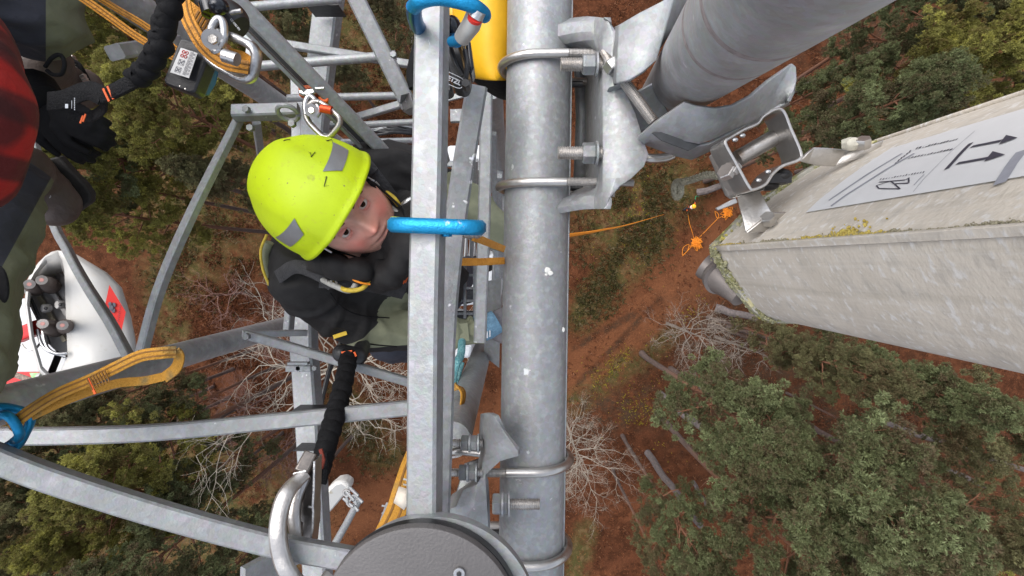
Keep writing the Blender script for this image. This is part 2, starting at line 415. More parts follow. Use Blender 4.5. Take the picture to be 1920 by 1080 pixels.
def place_pine(u, v, d, rpx, var, kind, label, gi=0):
    """crown centre seen at (u, v), crown depth d below the eye, rpx crown radius in the photograph"""
    tm, fm = PV[var]; p = P(u, v, d); H = (EYE-d)/.8; g = gz(p.x, p.y)
    o = thing('pine_tree', label, 'tree', (p.x, p.y, g), 'pine trees below the mast')
    s = H/18; rs = rpx/960*d/2.95
    key = (var, kind)
    if key not in CROWN:
        c = fm if kind == 0 else fm.copy()
        if kind: c.materials.clear(); c.materials.append([PINE_A, PINE_B, PINE_C][kind])
        CROWN[key] = c
    t = link('trunk', tm, None, o); f = link('crown', CROWN[key], None, o)
    o.rotation_euler = (0, 0, (u*7+v*3) % 6.28); o.scale = (rs, rs, s)
    return o
# crown u, crown v, depth, radius px, variant, kind, label
TREES = [
 (1560,900,19,175,2,0,'big green pine whose orange branching top shows in the lower right quarter'),
 (1385,790,22,130,0,0,'grey-green pine over the upper of the two leaning bare trunks'),
 (1480,1035,20,150,4,0,'dark green pine along the bottom edge, left of the orange branching top'),
 (1290,1010,24,80,1,0,'small dull pine beside the lower bare trunk'),
 (1700,715,21,105,3,0,'bright green pine just under the lower edge of the grey antenna'),
 (1580,690,23,75,1,2,'dull pine between the thorny bare tree and the bright green pine under the antenna'),
 (1850,790,23,110,0,2,'olive pine at the right edge below the antenna'),
 (1850,980,24,115,1,2,'olive pine at the right edge, upper of the two beside the bottom corner'),
 (1770,1070,22,110,3,1,'yellowish pine in the bottom right corner'),
 (1660,1060,21,90,4,0,'green pine at the bottom edge, right of the orange branching top'),
 (1480,640,27,60,3,2,'low dark pine right of the thorny bare tree'),
 (1620,215,21,105,0,0,'green pine above the antenna bracket arm'),
 (1745,140,21,110,2,1,'yellow-tipped pine above the middle of the antenna edge'),
 (1850,210,23,90,1,2,'olive pine in the angle where the antenna leaves the right edge'),
 (1700,20,22,100,4,0,'green pine at the top edge right of the thick steel pole'),
 (1850,50,22,110,3,2,'olive pine in the top right corner'),
 (1525,250,25,60,1,0,'small dark pine right beside the square hinge bracket'),
 (1560,150,24,60,3,0,'small pine at the edge of the thick steel pole'),
 (1780,250,22,70,4,1,'yellowish pine touching the top edge of the antenna'),
 (730,30,27,70,1,2,'olive pine at the top edge left of the blue-clipped bar'),
 (640,130,30,50,3,2,'small olive pine behind the upper rungs'),
 (240,70,22,110,2,1,'yellow-green pine between the trouser leg and the orange straps'),
 (350,40,24,90,0,1,'yellow-green pine behind the orange straps at the top edge'),
 (330,210,22,105,4,1,'yellow-green pine under the black battery'),
 (190,290,22,105,0,1,'yellow-green pine right of the two boots'),
 (400,330,24,75,3,2,'olive pine left of the helmet'),
 (230,405,23,85,1,1,'yellow-green pine above the white antenna'),
 (120,330,21,90,2,0,'green pine behind the lower boot'),
 (500,60,26,70,1,2,'olive pine behind the uppermost rung'),
 (250,860,22,110,0,1,'yellow-green pine between the two curved platform bars'),
 (300,785,25,65,2,0,'green pine above the middle of the straight platform bar'),
 (130,810,24,75,4,0,'green pine at the strap above the straight platform bar'),
 (365,915,24,80,3,0,'green pine between the curved bar and the bare white tree'),
 (80,960,22,85,1,2,'olive pine under the left end of the curved bar'),
 (200,970,23,80,4,1,'yellow-green pine under the middle of the curved bar'),
 (300,1050,21,110,2,0,'green pine at the bottom edge left of the steel hook'),
 (440,1060,22,80,0,0,'dark green pine at the bottom edge beside the steel hook'),
 (40,1070,22,80,3,2,'olive pine in the bottom left corner'),
 (230,740,24,70,1,2,'olive pine under the yellow sling loop'),
 (470,990,27,40,1,2,'small olive pine below the bare white tree'),
 (30,880,23,60,4,2,'olive pine between the two platform bars at the left edge'),
 (300,130,26,80,3,2,'olive pine between the orange straps and the black battery'),
 (420,200,27,70,2,1,'yellow-green pine at the square bracket arm left of the helmet'),
 (300,300,26,80,1,1,'yellow-green pine inside the steel V above the white antenna'),
 (160,160,24,80,0,1,'yellow-green pine right of the gloves and the boot'),
 (150,880,25,70,3,0,'green pine just under the straight platform bar at the left'),
 (330,960,26,60,1,1,'small yellow-green pine crossed by the curved platform bar'),
 (560,40,29,50,4,0,'small green pine between the top rung and the steel cross beam'),
 (1240,1070,26,60,2,2,'small olive pine at the bottom edge near the steel pipe'),
 (1690,840,27,45,3,0,'low green pine at the rim of the red gap on the right'),
]
for t in TREES: place_pine(*t)

# ------------------------------------------------------------ bare trees
def bare(seed, H, Rc, m, levels=5, ups=.35, base=.25, nl=16, kink=.35, rtr=.13):
    rd = random.Random(seed); segs = []
    def grow(p, d, L, r, lv):
        n = 5 if lv < 2 else 4; q = p
        for j in range(n):
            d = (d+Vector((rd.gauss(0,kink), rd.gauss(0,kink), rd.gauss(0,kink*.6)+.04))*.6).normalized()
            q2 = q+d*L/n; segs.append((q, q2, r*(1-.55*j/n), r*(1-.55*(j+1)/n))); q = q2
            if lv < levels and j >= (1 if lv else 1):
                for _ in range(1 if rd.random() < .55 else 2):
                    s = d.orthogonal().normalized(); s.rotate(Matrix.Rotation(rd.uniform(0,6.28), 3, d))
                    grow(q, (d*.75+s*.8).normalized(), L*rd.uniform(.42,.68), r*.5, lv+1)
    for i in range(9): segs.append((Vector((0,0,-.3+H*.85*i/9)), Vector((0,0,-.3+H*.85*(i+1)/9)), rtr*(1-i/10), rtr*(1-(i+1)/10)))
    for k in range(nl):
        f = base+(.85-base)*k/nl; an = k*2.4+rd.uniform(-.4,.4); el = ups+rd.uniform(-.2,.3)+.5*(k/nl)
        grow(Vector((0,0,H*f)), Vector((math.cos(an)*math.cos(el), math.sin(an)*math.cos(el), math.sin(el))), Rc*rd.uniform(.6,1), .034*rtr/.13, 2)
    V, F = tubes_np(segs, 4); me = mesh_from('bare_branches', V, F); me.materials.append(m); return me
LICH = mat('lichen_bark', (.22,.19,.155), .9, 0, .3, 8, 0, 30, col2=(.38,.34,.28)); LICH.node_tree.nodes['Principled BSDF']
TWIG = mat('grey_bark', (.15,.12,.10), .9, 0, .3, 6, 0, 30, col2=(.27,.23,.19))
RTWIG = mat('red_brown_twigs', (.1,.05,.04), .9, 0, .3, 3, 0, 30, col2=(.2,.11,.09))
def place_bare(u, v, d, H, Rc, seed, m, label, name='bare_tree', **k):
    p = P(u, v, d); g = gz(p.x, p.y); o = link(name, bare(seed, H, Rc, m, **k), None, None, (p.x, p.y, g)); tag(o, label, 'tree' if 'tree' in name else 'bush', 'leafless trees and bushes'); return o
place_bare(545, 735, 24, 13.5, 5.2, 5, LICH, 'large bare lichen-white tree spreading behind the crossing bars left of the lanyard', nl=17, base=.4, levels=5, ups=.1, kink=.4, rtr=.2)
place_bare(1372, 655, 27, 10.5, 2.7, 7, TWIG, 'bare grey thorny tree below the mossy end of the antenna', nl=16, levels=5)
place_bare(1100, 905, 28, 9.5, 2.9, 8, LICH, 'pale bare tree touching the steel pipe between its lower U-bolts', nl=26, levels=5, rtr=.09)
place_bare(1500, 690, 27, 9.5, 1.6, 9, TWIG, 'small bare grey tree among the pines under the antenna', nl=8, levels=4)
place_bare(470, 640, 31, 6.0, 2.6, 10, RTWIG, 'reddish leafless bush between the platform pipe and the climber', 'bare_bush', nl=14, levels=5, kink=.5)
place_bare(400, 800, 31, 6.0, 2.8, 20, RTWIG, 'reddish leafless bush left of the large bare white tree', 'bare_bush', nl=14, levels=5, kink=.5)
place_bare(470, 890, 31, 5.5, 2.4, 21, RTWIG, 'reddish leafless bush below the large bare white tree', 'bare_bush', nl=12, levels=5, kink=.5)
place_bare(360, 560, 32, 5.0, 2.0, 22, RTWIG, 'reddish leafless bush between the white antenna and the climber', 'bare_bush', nl=10, levels=4, kink=.5)
# leaning bare trunks whose feet show in the clearing, logs
def logg(p0, p1, r0, r1, label, cat='log', name='fallen_log'):
    mb = MB(); a, b = Vector(p0), Vector(p1); pts = [a.lerp(b, i/8)+Vector((.05*math.sin(i*1.7), .05*math.cos(i*1.3), 0)) for i in range(9)]
    mb.tube(pts, [r0+(r1-r0)*i/8 for i in range(9)], 10)
    tag(mb.build(name, GREYLOG), label, cat, 'dead grey trunks in the clearing')
GREYLOG = mat('weathered_wood', (.075,.062,.06), .9, 0, .3, 5, 1, 30, col2=(.15,.125,.12))
logg(P(1238,740,37.8), P(1395,868,30), .26, .2, 'weathered grey trunk leaning in under the grey-green pine', 'dead trunk', 'dead_trunk')
logg(P(1214,850,37.8), P(1312,985,30), .26, .18, 'weathered grey trunk slanting under the dark green bottom pine', 'dead trunk', 'dead_trunk')
logg(P(1342,578,37.7), P(1440,603,36), .3, .2, 'grey trunk lying by the round knob of the antenna foot')
logg(P(1308,362,37.7), P(1375,342,36), .26, .2, 'short grey log beyond the frayed rope end')
logg(P(1300,905,37.8), P(1335,965,34), .15, .1, 'dark thin trunk just right of the second leaning trunk', 'dead trunk', 'dead_trunk')
logg(P(1490,170,37.8), P(1640,95,33), .22, .15, 'dark log among the pines beside the thick pole')
logg(P(1650,790,37.6), P(1920,880,30), .2, .15, 'long dark trunk crossing the red gap at the right')
logg(P(1720,860,37.8), P(1860,915,33), .2, .15, 'shorter dark trunk below the long one in the red gap')
logg(P(772,40,37.7), P(778,100,34), .25, .2, 'grey trunk at the top left of the yellow bag', 'dead trunk', 'dead_trunk')
# ------------------------------------------------------------ ground cover (uncountable)
def scatter(name, label, n, area, size, m, seed, blade=5, kind='grass'):
    rng = np.random.default_rng(seed); pts = []; rd = random.Random(seed)
    for (u0, v0, u1, v1, wd), wgt in area:
        k = int(n*wgt); t = rng.uniform(0, 1, k); uu = u0+(u1-u0)*t+rng.normal(0, wd, k); vv = v0+(v1-v0)*t+rng.normal(0, wd, k)
        for a, b in zip(uu, vv):
            q = G(a, b); 
            if noise.noise(Vector((q.x*.5, q.y*.5, seed))) > -.12: pts.append((q.x, q.y, gz(q.x, q.y)+.02))
    C = np.array(pts); D = np.tile([0,0,1.], (len(C), 1)); T = np.clip(rng.normal(.5, .25, len(C)), 0, 1)
    V, F, T = tufts(C, D, T, size, size*.12, blade, rng); me = big_mesh(name, V, F, T); me.materials.append(m)
    o = link(name, me, None); tag(o, label, kind, kind='stuff')
GRASS = leafmat('dry_grass', [(.06,.05,.02), (.07,.07,.02), (.12,.1,.045), (.2,.15,.08)])
YEL = leafmat('yellow_leaves', [(.35,.33,.02), (.5,.46,.03), (.45,.36,.02)])
RED = leafmat('bracken', [(.05,.02,.011), (.12,.042,.02), (.2,.075,.034), (.3,.15,.08)])
scatter('grass', 'dull green grass and moss tufts on the clearing floor', 5000, [((1130,430,1260,350,45), .3), ((1090,590,1230,440,22), .2), ((640,60,760,150,50), .1), ((330,520,420,380,50), .2), ((560,240,620,60,40), .1), ((640,760,740,860,30), .1)], .3, GRASS, 3)
scatter('dead_bracken', 'rusty dead bracken and needle litter over the forest floor', 42000, [((960,540,960,540,420), .45), ((420,420,440,860,60), .2), ((1560,780,1760,900,60), .08), ((1480,100,1540,300,60), .07), ((720,0,740,300,50), .1), ((1100,40,1150,300,60), .1)], .22, RED, 4, 4, 'bracken')
scatter('yellow_leaves', 'small yellow leaves strewn over the clearing', 1100, [((1190,340,1190,460,30), .2), ((1080,740,1210,640,14), .3), ((1170,760,1240,800,20), .2), ((1250,700,1230,860,30), .1), ((1290,600,1300,560,14), .08), ((1060,470,1060,470,120), .15)], .1, YEL, 5, 4, 'leaves')
# ============================================================ LATTICE MAST
UPZ = Vector((0,0,1))
def roll(a, b, deg):
    t = (Vector(b)-Vector(a)).normalized(); u = UPZ-t*UPZ.dot(t)
    if u.length < .05: u = Vector((0,1,0))-t*t.y
    u.normalize(); return Matrix.Rotation(R(deg), 3, t) @ u
def beam(name, pts, px, hr, m, parent, deg=0, label=None, tube=False, ch=.12, rpx=None, bev=0):
    """straight or gently bowed member; px = photographed width at its first point"""
    q = PP(pts); q = bez(q, 6) if len(q) > 2 else q
    w = px*pts[0][2]/960; mb = MB()
    if tube: mb.tube(q, w/2, 20)
    else: mb.bar(q, w, w*hr, roll(q[0], q[-1], deg), ch)
    return mb.build(name, m, parent, smooth=40, label=label)
mast = thing('lattice_mast', 'galvanised steel lattice mast that the climber stands in, with round and square braces', 'mast', (-.4, .1, -.2))
LEG = [(-.74,.50), (-.79,-.228), (-.10,-.30), (-.058,.49)]
LEGM = galv('galvanised_leg', (.33,.35,.365), 40, .6)
DT = [.55,.62,.86,1.45]
for (x, y), dt in zip(LEG, DT):
    MB().tube([(x-(.02 if y < 0 and x < -.5 else 0), y, EYE-dt), (x, y, EYE-4), (x, y, -.2)], .031, 20).build('leg', LEGM if x < -.5 else GALV, mast, smooth=60)
rb = random.Random(4)
for k in range(37):                                          # bracing panels below
    d = 2.6+k*.95; z0, z1 = EYE-d, EYE-d-.95
    if z1 < 0: break
    if k < 22:
        for i in range(4):
            a, b = LEG[i], LEG[(i+1)%4]
            if i == 1 or i == 3: a, b = b, a
            mb = MB(); mb.bar([(a[0],a[1],z0), (b[0],b[1],z1)], .03, .03); 
            mb.bar([(a[0],a[1],z0), (b[0],b[1],z0)], .028, .028)
            mb.build('brace', GALV if k % 2 else GALVD, mast)
B = [ # name, points, px, h ratio, material, roll, tube
 ('square_bar', [(812,-60,.62),(806,300,.605),(799,600,.60),(796,985,.60)], 56, .8, GALVL, 12, 0),
 ('square_bar', [(893,168,.80),(866,330,.78),(846,480,.775),(834,620,.77),(828,800,.76),(822,965,.76)], 40, .95, GALVD, -8, 0),
 ('ladder_rail', [(912,60,1.22),(910,330,1.25),(900,640,1.28)], 24, 1.1, GALVL, 0, 0),
 ('guide_rail', [(432,-12,.90),(740,305,1.22)], 31, 1.3, GALV, 0, 0),
 ('diagonal_brace', [(655,-30,1.2),(768,200,1.28)], 32, .8, GALVD, 0, 0),
 ('cross_beam', [(621,-30,1.5),(596,180,1.6),(586,300,1.65)], 50, .6, GALV, 8, 0),
 ('cross_beam', [(570,150,1.7),(572,300,1.7),(570,620,1.62),(574,700,1.6),(585,860,1.55),(598,1120,1.5)], 42, .7, GALVL, 10, 0),
 ('rung', [(455,14,1.35),(640,-2,1.4)], 17, 1, GALV, 0, 1),
 ('rung', [(462,126,1.35),(742,104,1.35)], 18, 1, GALV, 0, 1),
 ('rung', [(540,184,1.5),(762,179,1.5)], 14, 1, GALV, 0, 1),
 ('rung', [(590,238,1.7),(790,228,1.7)], 12, 1, GALV, 0, 1),
 ('rung', [(640,266,1.9),(790,263,1.9)], 11, 1, GALV, 0, 1),
 ('brace', [(450,70,1.5),(540,84,1.5),(790,124,1.55)], 14, 1, GALVL, 0, 0),
 ('brace', [(610,238,1.75),(760,193,1.7)], 13, 1, GALVL, 0, 0),
 ('bracket_arm', [(215,98,.86),(330,80,1.0)], 34, .8, GALVL, -20, 0),
 ('bracket_arm', [(438,212,1.1),(560,208,1.12)], 26, 1, GALVL, -15, 0),
 ('strut', [(56,225,1.35),(95,400,1.25),(127,470,1.18),(159,529,1.12),(207,605,1.04),(244,674,.98)], 12, .9, GALVD, 0, 0),
 ('strut', [(447,226,1.12),(360,400,1.0),(300,540,.98),(264,668,.95)], 15, 1, GALV, 15, 0),
 ('strut', [(480,226,1.15),(490,300,1.4)], 17, .8, GALVL, 0, 0),
 ('platform_bar', [(-40,817,.95),(120,817,.95),(300,810,.97),(520,789,1.0),(785,763,1.05)], 30, .9, GALVL, -8, 0),
 ('platform_bar', [(-40,845,.72),(100,899,.74),(310,966,.78),(520,1022,.82),(660,1048,.84)], 44, .8, GALVL, -14, 0),
 ('strut', [(460,627,1.2),(560,655,1.22),(785,722,1.25)], 16, 1, GALVL, 0, 0),
 ('strut', [(455,626,1.25),(575,624,1.35)], 12, 1, GALVL, 0, 0),
 ('strut', [(455,1090,1.15),(575,1022,1.3)], 52, .3, GALVL, 0, 0),
 ('cable_tray', [(640,640,1.8),(616,700,1.75),(592,800,1.7)], 9, 1, BLACKP, 0, 1),
 ('strut', [(546,560,1.5),(540,628,1.5)], 12, 2, GALV, 0, 0),
 ('cross_beam', [(845,218,1.6),(905,216,1.6)], 24, .5, GALVL, 0, 0),
 ('cross_beam', [(836,186,1.9),(900,170,1.9)], 10, .6, GALVL, 0, 0),
 ('brace', [(925,250,1.75),(929,420,2.1),(934,560,2.3)], 12, 1, GALVL, 0, 0),
 ('ladder_rail', [(936,330,2.3),(941,520,3.2)], 10, 1, GALV, 0, 0),
 ('brace', [(892,300,1.6),(884,480,2.0)], 9, 1, GALV, 0, 0),
 ('shelf_plate', [(835,330,2.2),(905,322,2.2)], 20, .3, GALVL, 0, 0),
 ('strut', [(822,250,1.0),(836,300,1.2)], 16, .8, GALV, 0, 0),
]
for nm, pts, px, hr, m, dg, tb in B: beam(nm, pts, px, hr, m, mast, dg, tube=bool(tb))
# channel side of the guide rail, coloured dark for the shade in its recess
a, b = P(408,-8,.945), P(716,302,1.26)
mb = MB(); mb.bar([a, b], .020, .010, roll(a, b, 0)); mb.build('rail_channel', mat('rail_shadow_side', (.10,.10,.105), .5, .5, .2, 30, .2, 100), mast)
a, b = P(396,-8,.90), P(704,303,1.22)
mb = MB(); mb.bar([a, b], .0075, .042, roll(a, b, 0)); mb.build('rail_lip', GALVL, mast)
# gussets, bolts, clips
def nutb(c, ax, r, h, parent, m=GALV, nm='nut'): MB().hexnut(c, ax, r, h).build(nm, m, parent, smooth=30)
for u, v, d in [(738,103,1.18),(765,190,1.24),(462,205,1.08),(470,240,1.08),(463,631,1.17),(568,712,1.58),(560,690,1.52),(590,690,1.5),(548,232,1.05),(250,668,.93),(262,664,.92)]:
    c = P(u, v, d); MB().hexnut(c, (0,0,1), .008, .012).build('bolt', GALVD, mast)
for u, v, d, r in [(540,212,1.06,.02), (610,262,1.5,.02)]:
    c = P(u, v, d); MB().tube([c+Vector((r*math.cos(t), r*math.sin(t)*.5, r*math.sin(t))) for t in [i*.3 for i in range(21)]], .005, 8).build('u_bolt', GALV, mast)
mb = MB(); mb.box(P(560,691,1.52), .075, .018, .012); mb.box(P(560,681,1.5), .06, .008, .02); mb.build('clamp_bar', GALVL, mast, bevel=.002)
for yy in (765, 838, 1045): mb = MB(); c = P(583+(yy-765)*.03, yy, 1.5); mb.box(c, .085, .003, .06); mb.build('cable_tie', BLACKP, mast)
mb = MB(); mb.box(P(612,20,1.46), .09, .003, .07); mb.build('cable_tie', BLACKP, mast)
# plate with a slot at the rung end
mb = MB(); mb.plate(PP([(462,78,1.38),(488,88,1.38),(484,130,1.38),(458,118,1.38)]), (0,0,-.006)); mb.build('gusset', GALVL, mast, bevel=.001)
mb = MB(); mb.plate(PP([(752,178,1.2),(768,172,1.2),(776,200,1.2),(760,206,1.25),(748,198,1.28)]), (0,0,-.05)); mb.build('gusset', GALV, mast, bevel=.001)
mb = MB(); mb.plate(PP([(905,530,1.5),(940,520,1.5),(936,690,1.5),(908,668,1.55)]), (0,0,-.01)); mb.build('gusset', GALVL, mast, bevel=.001)
# ladder steps / grating seen between the bars
mb = MB()
for k in range(5): mb.box(P(868, 492+k*24, 1.7), .075, .008, .012)
for u in (852,872,890): mb.box(P(u, 540, 1.7), .009, .2, .02)
mb.build('step_grating', GALVD, mast)
mb = MB(); mb.box(P(876,598,1.75), .1, .055, .01); mb.build('step_plate', BLACKP, mast)
mb = MB()
for k in range(4): mb.box(P(885, 325+k*10, 1.9), .06, .006, .012)
for u in (872,884,896): mb.box(P(u, 340, 1.9), .006, .08, .02)
mb.build('step_grating', BLACKP, mast)
for k in range(34):                                           # climbing ladder running down to the ground
    z = EYE-2.6-k*.3; mb = MB(); mb.tube([(-.36,.2,z), (-.10,.2,z)], .009, 8); mb.build('ladder_rung', GALV, mast)
for x in (-.36,-.10): MB().bar([(x,.2,EYE-2.4), (x,.2,0)], .03, .03, (0,1,0)).build('ladder_side', GALV, mast)
# cable bundle below the rungs
cb = thing('cable_bundle', 'bundle of thin black and grey cables running across under the lowest rung', 'cable', P(720,250,2))
rr = random.Random(8)
for k in range(9):
    y0 = 240+rr.uniform(-6,14); pts = bez(PP([(650,y0,1.95),(700,y0+rr.uniform(-8,8),2),(740,y0+rr.uniform(-6,10),2),(800,y0+rr.uniform(-2,14),2.05)]), 5)
    MB().tube(pts, .006, 6).build('cable', BLACKP if k % 3 else GALVD, cb, smooth=60)

# ============================================================ HORIZONTAL SUPPORT PIPE
pts = bez(PP([(1013,-140,.9),(1009,200,.9),(1003,540,.9),(992,1250,.9)]), 6)
pipe = MB().tube(pts, .0565, 64).build('support_pipe', GALV, None, smooth=60)
tag(pipe, 'thick speckled galvanised steel pipe crossing the middle of the picture from top to bottom', 'pipe')
seam = MB().tube([p+Vector((.0562, 0, .012)) for p in pts], .0016, 6).build('weld_seam', GALVL, pipe)
WHITE = mat('bird_lime', (.6,.6,.57), .8, 0, .1, 60)
rr = random.Random(3)
for n_, (u, v, r) in enumerate([(1026,506,.006),(1032,512,.005),(1018,509,.004),(1024,515,.003)]):
    c = P(u, v, .846); MB().ell(c, (r, r*.8, .0015), None, 10, 6, lambda p: p*(1+.25*noise.noise(p*400))).build('paint_splash', WHITE, pipe)
MB().ell(P(1055,618,.87), (.004,.005,.003), None, 10, 6).build('paint_splash', WHITE, pipe)
def axis_x(v): # pipe axis world position at image row v
    for a, b in zip(pts, pts[1:]):
        va, vb = 490-a.y/.9*960, 490-b.y/.9*960
        if va <= v <= vb: return a.lerp(b, (v-va)/(vb-va))
    return pts[0]
def ubolt(name, v, side, label, length=.13, nut=True, grp='u-bolts round the support pipe'):
    c = axis_x(490+(v-490)*.928); r = .0655; s = side; rod = .0075
    o = thing(name, label, 'u-bolt', c, grp)
    arc = [c+Vector((s*r*math.cos(t), 0, r*math.sin(t))) for t in [math.pi/2-math.pi*i/20 for i in range(21)]]
    mid = .045
    MB().tube([c+Vector((-s*mid,0,r))]+arc+[c+Vector((-s*mid,0,-r))], rod, 16).build('bow', STEEL, o, smooth=60)
    for z in (r, -r): MB().thread(c+Vector((-s*mid,0,z)), c+Vector((-s*length,0,z)), rod*.98).build('thread', STEELD, o, smooth=20)
    return o
U1 = ubolt('pipe_u_bolt', 100, -1, 'shiny steel U-bolt round the pipe beside the yellow bag, topmost of the four')
U2 = ubolt('pipe_u_bolt', 341, -1, 'shiny steel U-bolt round the pipe just above the blue clip level, second from the top')
U3 = ubolt('pipe_u_bolt', 886, 1, 'shiny steel U-bolt bowing out on the right of the pipe beside the pale bare tree', .11)
U4 = ubolt('pipe_u_bolt', 1062, 1, 'shiny steel U-bolt bowing out on the right of the pipe at the bottom edge', .11)

# ============================================================ UPPER CLAMP (holds the thick pole)
CL = (.0)
ct = thing('pipe_clamp_bracket', 'bent grey clamp bracket bolted to the right side of the pipe above the red ground', 'bracket', P(1130,220,.85))
def sheet(rows, name, m, parent, th=.006, smooth=50, sub=0, off=0, label=None):
    mb = MB(); mb.grid([[P(*q) if len(q) == 3 and not isinstance(q, Vector) else q for q in r] for r in rows])
    return mb.build(name, m, parent, smooth=smooth, solid=th, bevel=.0012, sub=sub, offset=off, label=label)
# web with rounded bends into both flared ends and the camera-facing flange
def col(d, top, bot, n=9, x0=1122, bx=0):
    return None
rows = []
# across: from deep left edge of web (d .99) round the bend to the flange outer edge; along: v
def web_row(v, flare, flx):
    # flare 0 in the middle, 1 at the ends (web bends back over the pipe)
    k = flare
    return [P(1098-52*k, v+8*k, .985-.13*k), P(1112-42*k, v+3*k, .93-.09*k), P(1122-26*k, v, .86-.04*k), P(1126-9*k, v, .81), P(1133, v, .785), P(1145+.25*flx, v, .775), P(1145+flx, v, .775)]
prof = [(34,.75,-14),(42,1,-2),(60,1,10),(74,.9,14),(88,.5,14),(104,.12,10),(120,.02,8),(150,0,14),(185,0,32),(215,0,46),(255,0,58),(290,0,70),(312,0,62),(335,.02,38),(350,.15,16),(360,.5,8),(370,.9,0),(382,1,-6),(392,.95,-14)]
mb = MB(); mb.grid([web_row(*p) for p in prof]); mb.build('clamp_plate', GALV, ct, smooth=60, solid=.007, bevel=.0015)
mb = MB(); mb.grid([[P(u,60,.98), P(u+6,220,.98), P(u,372,.98)] for u in (1074,1096)]); mb.build('back_plate', GALVD, ct, solid=.008)
def stud(cu, cv, d, x0, x1, nutx, parent, r=.0105, name='stud', axis=Vector((1,0,0)), nr=.0165, nh=.02):
    y = P(cu, cv, d); a = P(x0, cv, d); b = P(x1, cv, d)
    MB().thread(a, b, r, .0026, 16).build(name, STEELD, parent, smooth=20)
    for nx in nutx:
        c = P(nx, cv, d); MB().hexnut(c, (1,0,0), nr, nh).build('nut', GALVD, parent, smooth=30)
        MB().tube([c+Vector((nh*.5,0,0)), c+Vector((nh*.5+.003,0,0))], nr*1.12, 20).build('washer', GALV, parent, smooth=30)
stud(1100,121,.79,1051,1130,[1104], ct)
stud(1100,287,.79,1046,1130,[1104], ct)
for v in (345,362):
    a, b = P(1150 if v < 350 else 1130, v-2 if v < 350 else v+1, .84), P(1188 if v < 350 else 1152, v-2 if v < 350 else v+1, .84)
    MB().thread(a, b, .0062).build('stud', STEELD, ct, smooth=20)
    MB().hexnut(a+Vector((.004,0,0)), (1,0,0), .011, .012).build('nut', GALVD, ct)
for v in (158, 352): MB().tube([P(1068,v,.93), P(1092,v,.93)], .006, 10).build('stud', BLACKP, ct)

# ---- thick pole and its jaws
def polepoint(d): return Vector((.18*d+.136, .193*d+.141, EYE-d))
pa, pb = polepoint(1.12), polepoint(0); dv = pb-pa
POLE = galv('galvanised_pole', (.33,.35,.375), 30, .52)
mb = MB(); K = 26; q = [pa.lerp(pb, i/K) for i in range(K+1)]
pole = mb.tube(q, .057, 64).build('thick_pole', POLE, None, smooth=60)
tag(pole, 'thick dull grey steel pole rising out of the top right of the clamp', 'pole')
ax = dv.normalized()
for s, r in ((.50,.05708),(.405,.05708)):
    c = polepoint(s); e1 = ax.orthogonal().normalized(); e2 = ax.cross(e1); mb = MB()
    mb.sweep([c-ax*.006+e1*0, c-ax*.003, c+ax*.004, c+ax*.006], [(r*math.cos(t)*1.0, r*math.sin(t)) for t in [i*math.pi/32 for i in range(64)]], cap=False)
    mb.build('rust_ring', mat('rust_stain', (.27,.235,.235), .8, 0, .3, 80) if s > .45 else MATS['rust_stain'], pole)
# a jaw: sheet pressed into a V that bears on the pole
jt = thing('pole_clamp_jaw', 'pale folded steel clamp jaw against the upper left side of the thick pole', 'clamp', P(1200,90,.7), 'jaws of the pole clamp')
mb = MB()
mb.grid([[P(1155,50,.80),P(1148,100,.80),P(1150,158,.80)],
         [P(1163,47,.725),P(1160,100,.725),P(1158,157,.725)],
         [P(1200,25,.71),P(1190,85,.71),P(1180,152,.71)],
         [P(1240,4,.70),P(1226,70,.70),P(1206,136,.70)],
         [P(1262,-10,.70),P(1243,60,.70),P(1229,114,.70)],
         [P(1310,-30,.735),P(1268,40,.735),P(1231,95,.745)]])
mb.build('jaw_plate', GALVL, jt, smooth=40, solid=.006, bevel=.0015)
mb = MB(); mb.plate(PP([(1133,178,.8),(1142,164,.76),(1175,152,.74),(1176,157,.76),(1140,184,.8)]), (0,0,-.01)); mb.build('jaw_lip', GALVL, jt, bevel=.001)
MB().thread(P(1132,100,.79), P(1152,133,.76), .0085).build('stud', STEELD, jt, smooth=20)
MB().hexnut(P(1148,124,.76), Vector((1,-1.6,.3)), .0135, .016).build('nut', CHROME, jt)
jt2 = thing('pole_clamp_jaw', 'long pale steel clamp jaw under the thick pole with a boxed end, its hollow painted dark', 'clamp', P(1340,220,.7), 'jaws of the pole clamp')
top = [(1195,257,.76),(1227,229,.73),(1283,190,.70),(1304,197,.70),(1340,202,.69),(1372,197,.69),(1405,180,.69),(1440,150,.69),(1483,119,.70),(1491,126,.70),(1493,150,.70),(1489,172,.70),(1478,190,.70)]
bot = [(1207,268,.77),(1232,258,.76),(1280,262,.74),(1310,268,.73),(1330,262,.73),(1345,255,.72),(1365,245,.72),(1385,236,.72),(1420,222,.72),(1440,210,.72),(1456,202,.72),(1468,196,.72),(1478,191,.72)]
mid = [((a[0]+b[0])/2, (a[1]+b[1])/2, (a[2]+b[2])/2-.004) for a, b in zip(top, bot)]
lower = [(1214,272,.80),(1236,266,.86),(1280,266,.86),(1312,276,.84),(1330,270,.80),(1345,264,.8),(1365,254,.8),(1385,245,.8),(1420,229,.8),(1440,216,.8),(1456,208,.8),(1468,200,.78),(1478,193,.76)]
rowsj = [PP(top), PP(mid), PP(bot)]
mb = MB(); mb.grid(rowsj); mb.build('jaw_plate', GALVL, jt2, smooth=40, solid=.006, bevel=.001)
